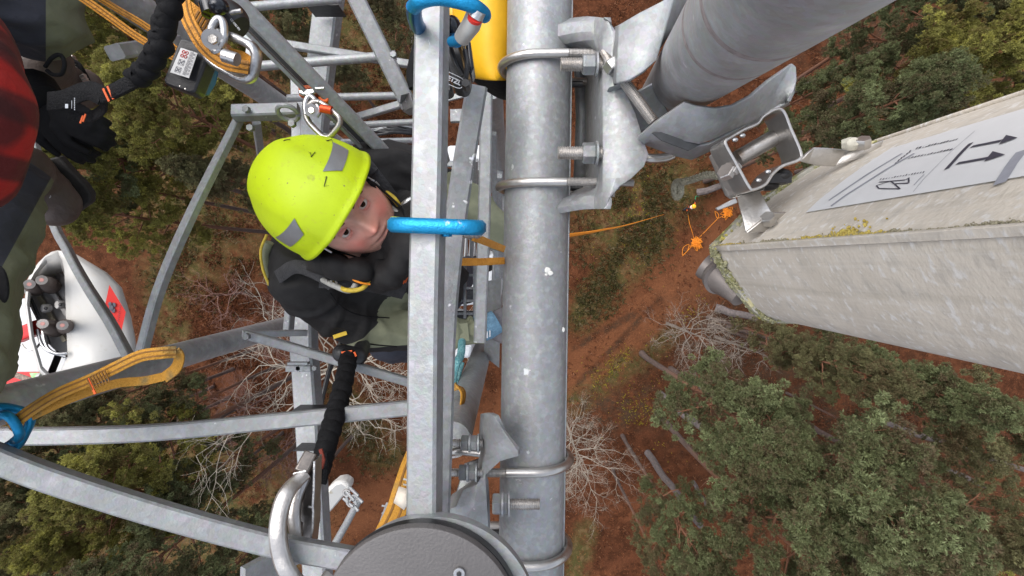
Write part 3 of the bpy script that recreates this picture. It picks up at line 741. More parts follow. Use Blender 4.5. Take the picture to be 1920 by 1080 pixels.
# boxed end
mb = MB(); mb.grid([PP([(1196,258,.76),(1207,269,.79),(1268,291,.79),(1297,298,.78),(1332,281,.76),(1480,193,.73)]),
                    PP([(1222,246,.745),(1250,258,.745),(1285,266,.745),(1306,272,.74),(1330,268,.735),(1478,189,.71)])])
mb.build('jaw_flange', GALVL, jt2, smooth=30, solid=.005, bevel=.001)
mb = MB(); mb.plate(PP([(1222,250,.742),(1250,247,.738),(1312,272,.737),(1290,283,.742),(1240,264,.745)]), (0,0,.002)); mb.build('hollow_shade', mat('hollow_shade_paint', (.045,.048,.052), .7, .2, .3, 40), jt2)  # dark plate paints the shade inside the boxed end
mb = MB(); mb.thread(P(1170,152,.74), P(1225,228,.74), .0085, .0022); mb.build('tension_rod', STEELD, jt2, smooth=20)
mb = MB(); c = P(1225,275,.86); mb.tube(bez(PP([(1185,288,.9),(1215,297,.88),(1245,296,.88),(1262,290,.88)]), 6), .008, 12); mb.build('u_bolt', STEEL, jt2, smooth=60)
mb = MB(); mb.plate(PP([(1168,183,.86),(1230,150,.84),(1262,230,.86),(1192,248,.88)]), (0,0,-.02)); mb.build('saddle', GALVD, jt2, bevel=.004)

# ============================================================ LOWER CLAMP
lt = thing('lower_clamp_bracket', 'bent grey clamp bracket bolted left of the pipe between the two lower U-bolts', 'bracket', P(900,880,.85))
def lrow(v, k, xl):                                            # web left of the pipe, flared lip at its upper end
    return [P(xl, v, .82+.0*k), P((xl+912)/2, v, .80), P(914, v, .79), P(926+18*k, v, .82-.02*k), P(932+40*k, v, .88-.08*k)]
mb = MB(); mb.grid([[P(905,776,.83),P(912,774,.80),P(922,775,.78),P(932,780,.76),P(940,800,.76)],
    [P(903,800,.84),P(910,800,.80),P(928,806,.775),P(952,820,.76),P(972,842,.76)],
    [P(902,830,.86),P(908,832,.81),P(920,838,.79),P(944,846,.775),P(974,852,.765)],
    [P(901,868,.88),P(906,868,.82),P(908,866,.80),P(920,860,.79),P(940,862,.78)],
    [P(893,900,.88),P(899,896,.83),P(905,893,.80),P(909,890,.80),P(912,886,.80)],
    [P(850,930,.84),P(872,920,.81),P(896,910,.80),P(908,904,.80),P(912,900,.81)],
    [P(832,958,.82),P(858,950,.80),P(890,946,.795),P(910,940,.80),P(914,938,.82)],
    [P(838,990,.82),P(862,985,.80),P(892,982,.795),P(912,980,.80),P(915,980,.82)],
    [P(870,1015,.82),P(885,1020,.80),P(900,1024,.80),P(913,1030,.80),P(916,1030,.82)]])
mb.build('clamp_plate', GALVL, lt, smooth=50, solid=.007, bevel=.0015)
for v, x0, x1, nx in [(831,843,905,[872,888]),(886,840,905,[868,884])]: stud(0, v, .80, x0, x1, nx, lt, r=.0065, nr=.0125, nh=.012)
stud(0, 945, .80, 925, 1012, [932, 944], lt, r=.0085, nr=.0165, nh=.014)
MB().tube(bez(PP([(836,852,.82),(860,846,.80),(900,850,.80)]), 5), .006, 12).build('u_bolt', STEEL, lt, smooth=60)
mb = MB(); mb.grid([[P(872,870,.95),P(900,860,.97)],[P(852,940,.95),P(905,935,.97)],[P(840,1000,.95),P(905,1000,.97)]]); mb.build('back_plate', GALVD, lt, solid=.006)
MB().box(P(925,1002,.98), .05, .026, .02).build('rubber_block', BLACKP, lt, bevel=.003)

# ============================================================ ANTENNA PANEL
RAD = mat('weathered_radome', (.47,.425,.365), .75, 0, .12, 5, .2, 260, col2=(.60,.55,.475), detail=12, aniso=(1,.45,1),
          wear=[((.40,.375,.335), 75, .5, .8), ((.40,.36,.29), 7, .58, .85), ((.62,.6,.57), 130, .56, .66)])
_n = RAD.node_tree; _b = _n.nodes['Principled BSDF']; _l = _b.inputs['Base Color'].links[0].from_socket
for _sc, _c, _lo, _hi in (((260,260,5), (.60,.57,.52), .5, .72), ((90,90,3.5), (.30,.27,.21), .56, .8), ((420,420,60), (.33,.30,.25), .6, .8)):   # fibre, run-off streaks, fine grime
    _t = _n.nodes.new('ShaderNodeTexCoord'); _mp = _n.nodes.new('ShaderNodeMapping'); _mp.inputs['Scale'].default_value = _sc; _z = _n.nodes.new('ShaderNodeTexNoise'); _z.inputs['Scale'].default_value = 1; _z.inputs['Detail'].default_value = 5
    _r = _n.nodes.new('ShaderNodeMapRange'); _r.inputs[1].default_value = _lo; _r.inputs[2].default_value = _hi; _r.inputs[4].default_value = .4; _m = _n.nodes.new('ShaderNodeMixRGB')
    _n.links.new(_t.outputs['Object'], _mp.inputs[0]); _n.links.new(_mp.outputs[0], _z.inputs['Vector']); _n.links.new(_z.outputs['Fac'], _r.inputs[0]); _n.links.new(_r.outputs[0], _m.inputs[0]); _n.links.new(_l, _m.inputs[1]); _m.inputs[2].default_value = (*_c, 1); _l = _m.outputs[0]
_n.links.new(_l, _b.inputs['Base Color'])
MOSS = mat('moss_and_lichen', (.13,.125,.05), .95, 0, .4, 120, 1, 200, col2=(.33,.32,.2), wear=[((.42,.36,.06), 22, .6, .66)])
ant = thing('panel_antenna', 'big weathered beige panel antenna coming in from the right edge, mossy at its end', 'antenna', P(1500,450,.75))
DB = .75
poly = [(1341,462),(1400,405),(1440,373),(1480,345),(1510,326),(1540,309),(1572,294),(1605,281),(1641,268),(1690,300),(1700,400),(1640,540),(1560,592),(1500,600),(1452,598),(1434,592),(1415,578),(1385,540),(1362,505),(1346,478)]
def ant_pt(i, d):                                              # vertical extrusion: same world x, y at every depth
    u, v = poly[i]; p = P(u, v, DB); return Vector((p.x, p.y, EYE-d))
ds = [.75,.70,.6,.5,.4,.3,.15,0,-.3,-.7]
mb = MB(); mb.grid([[ant_pt(i % len(poly), d) for i in range(len(poly)+1)] for d in ds])
mb.add([ant_pt(i, .748) for i in range(len(poly))], [tuple(range(len(poly)))]); mb.add([ant_pt(i, -.7) for i in range(len(poly))], [tuple(range(len(poly)))])
mb.build('radome', RAD, ant, smooth=28)
A = [ant_pt(i, 0) for i in range(len(poly))]
cen = sum(A, Vector())/len(A)
def outp(x, y, z, k): # push outwards from the panel centre
    dv_ = Vector((x-cen.x, y-cen.y, 0)).normalized(); return Vector((x+dv_.x*k, y+dv_.y*k, z))
# end cap rim with moss
rim = [outp(a.x, a.y, EYE-.752, .002) for a in A]
mb = MB(); mb.bar(rim, .007, .018, (0,0,1), closed=True); mb.build('end_cap_rim', mat('end_cap_plastic', (.3,.29,.25), .8, 0, .2, 60, .6, 120, wear=[((.17,.17,.06), 40, .5, .58), ((.38,.35,.2), 90, .55, .6)]), ant)
# lip beside the corner seam
p0 = poly[0]; lipn = []
for d in ds[:8]:
    a = ant_pt(0, d); b = ant_pt(19, d); lipn.append([outp(a.x, a.y, a.z, .003), outp(a.x, a.y-.001, a.z, .0045), outp((a*.55+b*.45).x, (a*.55+b*.45).y, a.z, .0035), outp((a*.5+b*.5).x, (a*.5+b*.5).y, a.z, 0)])
mb = MB(); mb.grid(lipn); mb.build('corner_lip', RAD, ant, smooth=30, solid=.0025)
def moss(name, n, fn, seed, parent, size=(.0008,.003), m=MOSS, label=None):
    rr = random.Random(seed); mb = MB()
    for _ in range(n):
        c, nn = fn(rr); r = rr.uniform(*size)
        mb.ell(c, (r*rr.uniform(.7,1.5), r*rr.uniform(.7,1.5), r*rr.uniform(.5,1.1)), None, 6, 4)
    return tag(mb.build(name, m, parent, smooth=60), kind='stuff')
def on_edge(rr):
    i = rr.choice([0,0,1,2,18,17,17,18,16,15,14,19,19]); a, b = A[i], A[(i+1)%len(A)]; q = a.lerp(b, rr.random())
    return outp(q.x, q.y, EYE-rr.gauss(.752,.007), rr.uniform(.001,.005)), None
moss('moss', 900, on_edge, 1, ant)
def on_seam(rr):
    d = rr.uniform(.1,.75); a = A[0]; b = A[1]; t = abs(rr.gauss(0,.035)); q = a.lerp(b, t)
    if noise.noise(Vector((d*18, 3, 1))) < -.05+.3*(d < .3): q = a.lerp(b, t*.3)
    return outp(q.x, q.y, EYE-d, .0022), None
moss('moss', 1500, on_seam, 2, ant, (.0004,.0013), mat('seam_dirt', (.16,.14,.09), .95, 0, .4, 120, col2=(.26,.24,.17)))
def on_gold(rr):
    dd = rr.choice([(.455,.014,.08),(.46,.01,.05),(.475,.012,.03),(.52,.015,.02),(.71,.02,.015),(.43,.015,.02)]); d = rr.gauss(dd[0], dd[1]); q = A[0].lerp(A[1], abs(rr.gauss(.0,dd[2]*1.6)))
    return outp(q.x, q.y, EYE-d, .0022), None
moss('lichen', 420, on_gold, 3, ant, (.0005,.0017), mat('golden_lichen', (.24,.17,.03), .9, 0, .4, 150, col2=(.42,.34,.08)))
# mossy edge along the upper silhouette
def on_top(rr):
    a = A[8]; d = rr.uniform(.2,.74); return outp(a.x, a.y, EYE-d, rr.uniform(-.001,.003)), None
moss('moss', 500, on_top, 5, ant, (.0006,.002), MATS['seam_dirt'])
rj = []
for d in ds[:8]:
    a = ant_pt(8, d); rj.append(a+Vector((.001,.002,0)))
mb = MB(); mb.tube(rj, .0035, 8); mb.build('edge_ridge', RAD, ant, smooth=60)
# label: a sheet that follows the front face
arc = [A[i] for i in range(9)]; Ls = [0]
for a, b in zip(arc, arc[1:]): Ls.append(Ls[-1]+(b-a).length)
def face(s, d, off=.0012):                                     # s metres along the front face from the corner
    for i in range(8):
        if s <= Ls[i+1] or i == 7:
            t = (s-Ls[i])/(Ls[i+1]-Ls[i]); q = arc[i].lerp(arc[i+1], t); e = (arc[i+1]-arc[i]).normalized(); n = Vector((-e.y, e.x, 0)); 
            if n.x > 0: n = -n
            return Vector((q.x, q.y, EYE-d))+n*off
def facepx(u, v):                                              # photo direction -> (s, d) on that face, used once for the label's outline
    best = None
    for i in range(8):
        for t in [j/40 for j in range(41)]:
            q = arc[i].lerp(arc[i+1], t); d = q.x*960/(u-960); vv = 490-q.y/d*960
            if best is None or abs(vv-v) < best[0]: best = (abs(vv-v), Ls[i]+t*(Ls[i+1]-Ls[i]), d)
    return best[1], best[2]
s0, e0 = facepx(1530,396); s1, e1 = facepx(1650,286)
LABEL = mat('white_sticker', (.62,.63,.64), .5, 0, .03, 40); INK = mat('label_ink', (.05,.05,.07), .6, 0, .1, 60); INKG = mat('label_ink_grey', (.28,.29,.33), .6, 0, .1, 60)
mb = MB(); S = [s0+(s1-s0)*i/14 for i in range(15)]; DD = [(e0+e1)/2-.5*i/14 for i in range(15)]
mb.grid([[face(s, d) for s in S] for d in DD]); mb.build('sticker', LABEL, ant, smooth=60)
def mark(pts, w, m=INK, name='print'):                         # polyline drawn in label coordinates given as photo directions
    q = [facepx(*p) for p in pts]; mb = MB()
    for (sa, da), (sb, db) in zip(q, q[1:]):
        L = math.hypot(sb-sa, db-da) or 1; nx, ny = -(db-da)/L*w/2, (sb-sa)/L*w/2; n = max(2, int(L/.008))
        rows_ = [[face(sa+(sb-sa)*i/n+k*nx, da+(db-da)*i/n+k*ny, .0017) for k in (-1, 1)] for i in range(n+1)]
        mb.grid(rows_)
    return mb.build(name, m, ant, smooth=None)
def tri(p, name='print'):
    q = [facepx(*a) for a in p]; mb = MB(); mb.add([face(s, d, .0019) for s, d in q], [(0,1,2)]); mb.build(name, INK, ant, smooth=None)
mark([(1777,320),(1823,271)], .004); mark([(1824,278),(1880,267)], .0034); mark([(1797,309),(1855,299)], .0034)
tri([(1876,274),(1889,257),(1911,261)]); tri([(1848,307),(1864,287),(1888,293)])
mark([(1560,388),(1716,290)], .0045, INKG); mark([(1556,378),(1693,290)], .004, INKG)
mark([(1877,347),(1920,285)], .008, INKG)
def hand(u0, v0, u1, v1, w=.0022, m=INK, n=14, seed=1):        # a row of tiny illegible characters
    rr = random.Random(seed)
    for i in range(n):
        t = i/n; a = (u0+(u1-u0)*t, v0+(v1-v0)*t); mark([a, (a[0]+(u1-u0)/n*.45, a[1]+(v1-v0)/n*.45-rr.uniform(1,3))], w, m)
hand(1720,282,1800,264, seed=2); hand(1705,300,1790,283, seed=3); hand(1680,310,1712,284, .0016, n=6)
mark([(1645,350),(1650,356),(1690,356),(1672,342),(1645,350)], .0012); mark([(1650,344),(1700,340),(1706,336),(1706,346),(1680,347)], .0014)
hand(1652,340,1738,326, .0012, n=16, seed=6); mark([(1716,350),(1735,330)], .0012, INKG)
mark([(1715,362),(1830,248)], .0006, INKG)
for o_ in [o_ for o_ in ant.children if o_.name.startswith('print')]:
    st = [c_ for c_ in ant.children if c_.name.startswith('sticker')][0]; o_.parent = st; ORG[o_.name] = ORG[ant.name]
# knob and collar below the end cap
mb = MB(); mb.tube(bez(PP([(1318,497,.83),(1338,510,.82),(1352,522,.80)]), 4), [.02,.021,.021,.021,.022,.024,.026,.027,.028], 24); mb.tube(bez(PP([(1348,518,.81),(1368,538,.79),(1388,560,.77)]), 4), [.026,.025,.024,.022,.02,.018,.016,.015,.014], 20)
mb.build('vent_cap', mat('dull_brown_metal', (.17,.15,.14), .5, .4, .15, 30), ant, smooth=50)
# ---- hinge bracket
hb = thing('hinge_bracket', 'square stainless steel hinge bracket with a spacer tube between pole clamp and antenna', 'bracket', P(1430,290,.62))
loop = bez(PP([(1362,262,.62),(1395,243,.62),(1420,232,.62),(1432,218,.62),(1455,205,.62),(1470,209,.62),(1484,242,.62),(1502,285,.62),(1498,300,.62),(1470,310,.62),(1450,325,.62),(1436,345,.62),(1415,355,.62),(1405,350,.62),(1383,310,.62),(1362,272,.62),(1362,262,.62)]), 5)[:-1]
loop = [p-Vector((0,0,.022)) for p in loop]
mb = MB(); mb.bar(loop, .0035, .046, (0,0,1), .3, closed=True); mb.build('channel', STEEL, hb, smooth=35)
mb = MB(); mb.tube(PP([(1382,298,.66),(1466,250,.66)]), .0105, 24); mb.build('spacer_tube', STEEL, hb, smooth=50)
mb = MB(); mb.tube(PP([(1464,252,.66),(1470,248,.66)]), .018, 24); mb.build('washer', STEELD, hb)
mb = MB(); mb.plate(PP([(1331,292,.67),(1360,266,.64),(1410,352,.64),(1372,373,.66),(1362,366,.67)]), (0,0,-.005)); mb.plate(PP([(1372,372,.655),(1432,357,.645),(1437,345,.66),(1380,352,.67)]), (0,0,-.004)); mb.build('side_plate', STEEL, hb, bevel=.0012)
for c in ((1363,322,.632),(1372,316,.632)): MB().hexnut(P(*c), (-.8,.5,.45), .012, .009).build('bolt_head', STEELD, hb)
mb = MB(); mb.grid([PP([(1382,371,.655),(1398,436,.63)]), PP([(1424,358,.65),(1446,398,.625)])]); mb.grid([PP([(1398,436,.63),(1446,398,.625)]), PP([(1443,434,.64),(1487,398,.635)])])
mb.build('foot_plate', STEEL, hb, solid=.004, bevel=.001)
mb = MB(); mb.plate(PP([(1342,390,.70),(1380,370,.68),(1384,380,.68),(1346,395,.70)]), (0,0,-.004)); mb.build('rear_foot', STEELD, hb, bevel=.001)
MB().hexnut(P(1441,411,.62), (-.5,.6,.6), .009, .012).build('bolt_head', STEEL, hb)
arm = [(1498,302,.63,1512,288),(1512,306,.635,1525,276),(1535,311,.635,1548,277),(1562,312,.64,1588,281),(1590,304,.635,1602,275),(1625,294,.63,1635,270),(1648,278,.628,1656,262)]
mb = MB(); mb.grid([[P(a[0],a[1],a[2]), P(a[3],a[4],a[2]-.004)] for a in arm]); mb.build('hinge_arm', STEEL, hb, smooth=60, solid=.004, bevel=.001)
MB().hexnut(P(1618,268,.615), (-.3,.8,.5), .009, .012).build('bolt_head', STEEL, hb); MB().ell(P(1597,270,.62), (.012,.008,.008), None, 10, 7, lambda p: p*(1+.3*noise.noise(p*200))).build('sealant_blob', mat('old_sealant', (.45,.43,.36), .8, 0, .2, 50), hb)
mb = MB(); mb.box(P(1455,336,.66), .03, .012, .02); mb.ell(P(1465,330,.66), (.013,.01,.012)); mb.ell(P(1440,348,.67), (.014,.007,.01)); mb.build('rubber_grommet', BLACKP, hb)
for u, v in ((1378,262),(1392,254),(1440,322),(1422,338)): MB().ell(P(u, v, .622), (.004,.003,.003), None, 8, 6).build('rivet', CHROME, hb)

# ============================================================ BLACK DRUM AT THE BOTTOM
dr = thing('antenna_drum', 'dark grey round drum cap with a pale flange at the bottom edge', 'antenna', P(790,1130,.55))
DRM = mat('drum_plastic', (.085,.08,.08), .55, 0, .12, 8, .25, 300, wear=[((.3,.29,.28), 38, .70, .76)])
c = P(785,1177,.55); rad = 188/960*.55
mb = MB(); mb.tube([c+Vector((0,0,-.010)), c+Vector((0,0,-.004)), c+Vector((0,0,-.001)), c], [rad, rad, rad-.001, rad-.004], 96); mb.build('cap', DRM, dr, smooth=35)
c2 = P(790,1172,.562); mb = MB(); mb.tube([c2+Vector((0,0,-.012)), c2], 190/960*.562, 96); mb.build('gasket', BLACKP, dr, smooth=35)
c3 = P(811,1165,.576); mb = MB(); mb.tube([c3+Vector((0,0,-.012)), c3], 196/960*.576, 96); mb.build('flange', GALVL, dr, smooth=35)
cs = P(861,1074,.548); MB().tube([cs, cs+Vector((0,0,.002))], .006, 20).build('screw', CHROME, dr); MB().hexnut(cs+Vector((0,0,.0022)), (0,0,1), .003, .001).build('screw_socket', BLACKP, dr)
MB().tube(bez(PP([(768,985,.64),(776,950,.66),(785,925,.70)]), 5), .006, 12).build('handle_rod', STEEL, dr)
# ============================================================ CLIMBER
SKIN = mat('skin', (.66,.36,.27), .5, 0, .08, 30, .15, 500, col2=(.78,.48,.39)); SKIN.node_tree.nodes['Principled BSDF'].inputs['Subsurface Weight'].default_value = .08
RUDDY = mat('ruddy_skin', (.74,.29,.23), .5, 0, .08, 60, .15, 500, col2=(.78,.36,.29)); LIP = mat('lips', (.48,.15,.13), .45, 0, .1, 80)
STUB = mat('stubble_skin', (.48,.22,.14), .7, 0, .2, 400, .3, 800, col2=(.64,.34,.25))
OLIVE = mat('olive_fabric', (.18,.19,.125), .85, 0, .12, 6, .5, 60, col2=(.23,.24,.16)); NAVY = mat('navy_fabric', (.028,.030,.042), .85, 0, .25, 12, .6, 60)
JBLK = mat('black_jacket', (.012,.0115,.012), .8, 0, .3, 8, .9, 30, col2=(.022,.021,.021), spec=.35)
YELC = mat('yellow_cord', (.55,.40,.04), .6, 0, .2, 100); GREYW = mat('grey_tube', (.33,.33,.31), .5, 0, .2, 80)
ORW = mat('orange_webbing', (.50,.20,.015), .7, 0, .2, 40, .7, 260, col2=(.62,.27,.03), wear=[((.3,.13,.02), 40, .6, .7)])
YEW = mat('yellow_webbing', (.36,.165,.01), .75, 0, .2, 30, .7, 260, col2=(.45,.22,.02), wear=[((.2,.13,.04), 30, .56, .72)])
YED = mat('webbing_stitch_line', (.17,.075,.01), .8, 0, .2, 90); ORS = mat('orange_stitching', (.75,.12,.02), .6, 0, .1, 60)
ORD = mat('orange_rope', (.75,.24,.01), .7, 0, .15, 50)
BLUE = mat('blue_anodised', (.01,.25,.50), .42, .6, .15, 30, .25, 300, wear=[((.35,.42,.48), 70, .64, .70), ((.0,.12,.28), 25, .55, .7)]); BLUED = mat('blue_anodised_dark', (.01,.11,.26), .3, .75, .12, 20)
climber = thing('person', 'climber in neon yellow helmet and black and olive jacket looking up from inside the mast', 'person', P(690,500,1.6))
U = Vector((-.70,.43,.57)).normalized(); F = Vector((.5,-.27,.82)); F = (F-U*F.dot(U)).normalized(); RT = F.cross(U)
HC = P(668,412,1.0)-F*.085
HM = Matrix((RT, F, U)).transposed()                            # local x right, y forward, z up
def H(x, y, z): return HC+HM @ Vector((x, y, z))
# body under the clothes: one continuous surface with neck, torso, arms and legs
def capsule(mb, a, b, ra, rb, n=8, k=16):
    a, b = Vector(a), Vector(b); pts = [a.lerp(b, i/n) for i in range(n+1)]
    mb.tube(pts, [ra+(rb-ra)*i/n for i in range(n+1)], k); mb.ell(a, (ra,)*3, None, k, 10); mb.ell(b, (rb,)*3, None, k, 10)
def chain(mb, l): 
    for a, b in zip(l, l[1:]): capsule(mb, P(*a[:3]), P(*b[:3]), a[3], b[3])
AR = [(572,520,1.22,.085),(600,560,1.28,.075),(690,622,1.36,.062),(760,622,1.40,.055),(880,622,1.45,.042),(912,612,1.46,.038)]
AL = [(700,332,1.22,.088),(735,332,1.25,.085),(780,350,1.32,.075),(855,375,1.42,.062),(905,420,1.46,.052),(952,452,1.50,.04)]
body = MB(); chain(body, [(650,440,1.12,.045),(655,455,1.22,.06)]); chain(body, [(655,440,1.28,.12),(690,470,1.4,.14),(740,520,1.6,.13),(770,560,1.75,.13)])
for A_ in (AR, AL): chain(body, [(a[0],a[1],a[2]+.01,a[3]*.72) for a in A_])
chain(body, [(750,620,1.75,.08),(800,600,2.2,.055),(850,560,2.6,.045)]); chain(body, [(820,520,1.8,.08),(860,520,2.2,.055),(880,500,2.6,.045)])
remeshed(body, .014, 4, 'body', SKIN, climber)
def folds(p, n):
    """cloth folds: ridged noise stretched along the limb, plus fine creases"""
    q = Vector((p.x*5+p.z*3, p.y*13+p.x*4, p.z*6)); w_ = 1-abs(noise.noise(q))*2.2; w2_ = 1-abs(noise.noise(q*2.3+Vector((7,1,3))))*2
    _, sl_ = seglen(p, AR); ph_ = noise.noise(p*6)*3
    lim = .006*max(0, math.sin(sl_*95+ph_+p.y*30))**2*(.5+noise.noise(p*5+Vector((3,3,3))))
    return lim*2+.013*max(-.6, w_)*max(0,.6+noise.noise(p*4))*2.1+.009*w2_*max(0,.5+noise.noise(p*7))-.010
def wrinkle(amp, f, sd=0):
    return lambda p, n: amp*(noise.noise(Vector((p.x*f, p.y*f*1.3, p.z*f*.6))+Vector((sd,0,0)))+.6*abs(noise.noise(Vector((p.x*f*2.3+sd, p.y*f*2.1, p.z*f*2)))))-.003
def seglen(p, A_):
    best = (9e9, 0); acc = 0
    for a, b in zip(A_, A_[1:]):
        a, b = P(*a[:3]), P(*b[:3]); L = (b-a).length; t = max(0, min(1, (p-a).dot(b-a)/L/L)); dd = (p-a.lerp(b, t)).length
        if dd < best[0]: best = (dd, acc+t*L)
        acc += L
    return best
jm = MB(); chain(jm, AR); chain(jm, AL)
chain(jm, [(585,500,1.24,.09),(640,430,1.32,.10),(715,355,1.27,.09)]); chain(jm, [(600,490,1.27,.10),(680,490,1.38,.14),(735,520,1.55,.145),(765,560,1.7,.135)]); chain(jm, [(715,360,1.3,.09),(760,440,1.5,.13),(790,520,1.65,.13)])
jm.ell(HC-U*.135+F*.01, (.095,.085,.06), HM, 20, 14)
for t in range(16):                                             # collar and hood rolled round the neck
    an = 2*math.pi*t/16; rr_ = .088; c = HC-U*.125-F*.000+RT*(rr_*math.cos(an))+F*(rr_*1.1*math.sin(an)); jm.ell(c, (.03,.03,.03), None, 10, 8)
for a_ in ((610,494,1.09),(640,502,1.07),(672,500,1.07),(705,488,1.10),(740,455,1.13)): jm.ell(P(*a_), (.032,.03,.032), None, 12, 8)
jm.ell(HC-U*.10-F*.13, (.09,.09,.08), None, 16, 12)
jk = remeshed(jm, .0065, 3, 'jacket', field_mat('jacket_cloth', JBLK, (.21,.22,.145)), climber, folds)
def jcol(p, n):
    dr_, sr = seglen(p, AR); dl, sl = seglen(p, AL); a_ = -1
    if dr_ < .11: a_ = sr-.215-.35*(EYE-1.33-p.z)*0-.5*(p.y-P(700,620,1.36).y)
    if dr_ < .11 and a_ > 0: a_ = min(a_, max(p.y-P(760,648,1.36).y, sr-.37))
    if dl < .09: a_ = max(a_, sl-.17)
    return a_
def jcol_old(p, n):
    dr_, sr = seglen(p, AR); dl, sl = seglen(p, AL)
    if dr_ < .095 and sr > .255+.25*(p.z-(EYE-1.36)): 
        q = P(760,660,1.36)
        if p.y < q.y and sr < .40: return 0
        return 1
    if dl < .08 and sl > .17: return 1
    return 0
seam_field(jk, jcol)
tr = MB(); chain(tr, [(740,628,1.62,.10),(762,620,1.8,.10),(800,600,2.2,.075),(850,560,2.6,.06)]); chain(tr, [(780,560,1.7,.13),(830,520,1.85,.09),(860,520,2.2,.07),(880,500,2.6,.055)])
remeshed(tr, .010, 3, 'trousers', NAVY, climber, wrinkle(.015, 8, 3))
for (u, v, d) in ((850,558,2.62), (882,500,2.62)):
    mb = MB(); mb.ell(P(u, v, d), (.06,.05,.05)); mb.ell(P(u+14, v-4, d+.03), (.10,.048,.035)); remeshed(mb, .008, 3, 'boot', BLACKP, climber)
# head
def face_pt(p):
    x, y, z = p; r = Vector((x, y, z))
    f = max(0, y)/.095
    jaw = max(0, -z-.01)/.11; x *= 1-.22*min(1, jaw)**1.5
    g = lambda cx, cz, sx, sz: math.exp(-((x-cx)/sx)**2-((z-cz)/sz)**2)
    d = 0
    if y > 0:
        d += .012*g(0, .0, .0085, .016)+.029*g(0, -.033, .0125, .0125)+.013*g(0, -.016, .009, .02)
        d += .008*(g(.013,-.036,.007,.006)+g(-.013,-.036,.007,.006))
        d -= .013*(g(.032,.002,.017,.011)+g(-.032,.002,.017,.011))
        d += .005*(g(.03,.022,.024,.007)+g(-.03,.022,.024,.007))+.005*(g(.040,-.030,.018,.018)+g(-.040,-.030,.018,.018))
        d += .0065*g(0,-.060,.020,.0048)+.0075*g(0,-.0715,.017,.0055)-.005*g(0,-.0655,.024,.0026)-.004*g(0,-.082,.018,.005)+.011*g(0,-.1,.02,.014)
        d += -.003*(g(.03,-.055,.008,.02)+g(-.03,-.055,.008,.02))
    return Vector((x, y*(1-.10*min(1, jaw))+d*min(1, f*1.6), z))
def sphere_face(u=110, v=110):
    mb = MB(); vs = []
    for i in range(v+1):
        th = math.pi*i/v
        for j in range(u):
            ph = 2*math.pi*j/u; st = math.sin(th)
            vs.append(face_pt(Vector((.082*st*math.cos(ph), .092*st*math.sin(ph), .126*math.cos(th)))))
    mb.add([H(*p) for p in vs], [(i*u+j, (i+1)*u+j, (i+1)*u+(j+1)%u, i*u+(j+1)%u) for i in range(v) for j in range(u)]); return mb
FACE = SKIN.copy(); FACE.name = 'face_skin'; n_ = FACE.node_tree; at_ = n_.nodes.new('ShaderNodeAttribute'); at_.attribute_name = 'skin'
b0 = n_.nodes['Principled BSDF']; l0 = b0.inputs['Base Color'].links[0].from_socket; mx_ = n_.nodes.new('ShaderNodeMixRGB'); mx_.inputs[0].default_value = .8; n_.links.new(l0, mx_.inputs[1]); n_.links.new(at_.outputs['Color'], mx_.inputs[2]); n_.links.new(mx_.outputs[0], b0.inputs['Base Color']); b0.inputs['Roughness'].default_value = .46
hd = sphere_face().build('head', FACE, climber, smooth=180)
HMI = HM.inverted()
def hcol(p, n):
    x, y, z = HMI @ (p-HC)
    if y > 0:
        if (x/.021)**2+((z+.066)/.011)**2 < 1: return 2
        if ((abs(x)-.042)/.024)**2+((z+.038)/.022)**2 < 1+.35*noise.noise(p*120) or (x/.012)**2+((z+.034)/.014)**2 < 1: return 1
        if z < -.052+.2*abs(x)*0 and noise.noise(p*500) > -.1: return 3
    return 0
def skin_tone(p):
    x, y, z = HMI @ (p-HC); ax_ = abs(x); base = Vector((.76,.41,.31)); g = lambda cx, cz, sx, sz: math.exp(-((ax_-cx)/sx)**2-((z-cz)/sz)**2)
    def mixc(a, b, t): return a.lerp(b, max(0, min(1, t)))
    n1 = noise.noise(p*90); n2 = noise.noise(p*260); n3 = noise.noise(p*600)
    c = base*(1+.14*n1+.12*n2)
    if y > -.02:
        c = mixc(c, Vector((.80,.23,.18)), .95*g(.045,-.035,.026,.026)*(1+.3*n1)+.75*g(0,-.034,.013,.014)+.5*g(0,-.1,.02,.012)+.35*g(.02,.05,.05,.02))
        c = mixc(c, Vector((.50,.19,.15)), .75*g(.032,-.010,.016,.005)+.6*g(.017,-.001,.004,.006)+.4*g(.032,.013,.018,.004))
        c = mixc(c, Vector((.46,.12,.10)), 1.1*max(0, 1-((ax_/.024)**4+((z+.066)/.0095)**2)))
        c = mixc(c, Vector((.16,.05,.04)), 1.0*max(0, 1-((ax_/.023)**4+((z+.0655)/.0018)**2)))
        c = mixc(c, Vector((.18,.06,.045)), 1.3*g(.0075,-.0435,.0035,.0028))
        jawm = max(0, min(1, (-.045-z)/.02+(ax_-.03)*9*max(0, min(1, (-.02-z)/.03))))
        c = mixc(c, Vector((.30,.14,.08)), jawm*(.28+.9*max(0, n3)+.2*n2))
    return (c.x, c.y, c.z, 1)
ca_ = hd.data.color_attributes.new('skin', 'FLOAT_COLOR', 'POINT'); ca_.data.foreach_set('color', [q_ for v_ in hd.data.vertices for q_ in skin_tone(v_.co+ORG[hd.name])])
EYEW = mat('eye_white', (.62,.55,.50), .6, 0, .03, 30); IRIS = mat('iris', (.04,.022,.012), .6, 0, .2, 300, spec=.05); PUP = mat('pupil', (.004,.004,.004), .6, spec=.1)
BROW = mat('brown_hair', (.13,.06,.03), .8, 0, .3, 200)
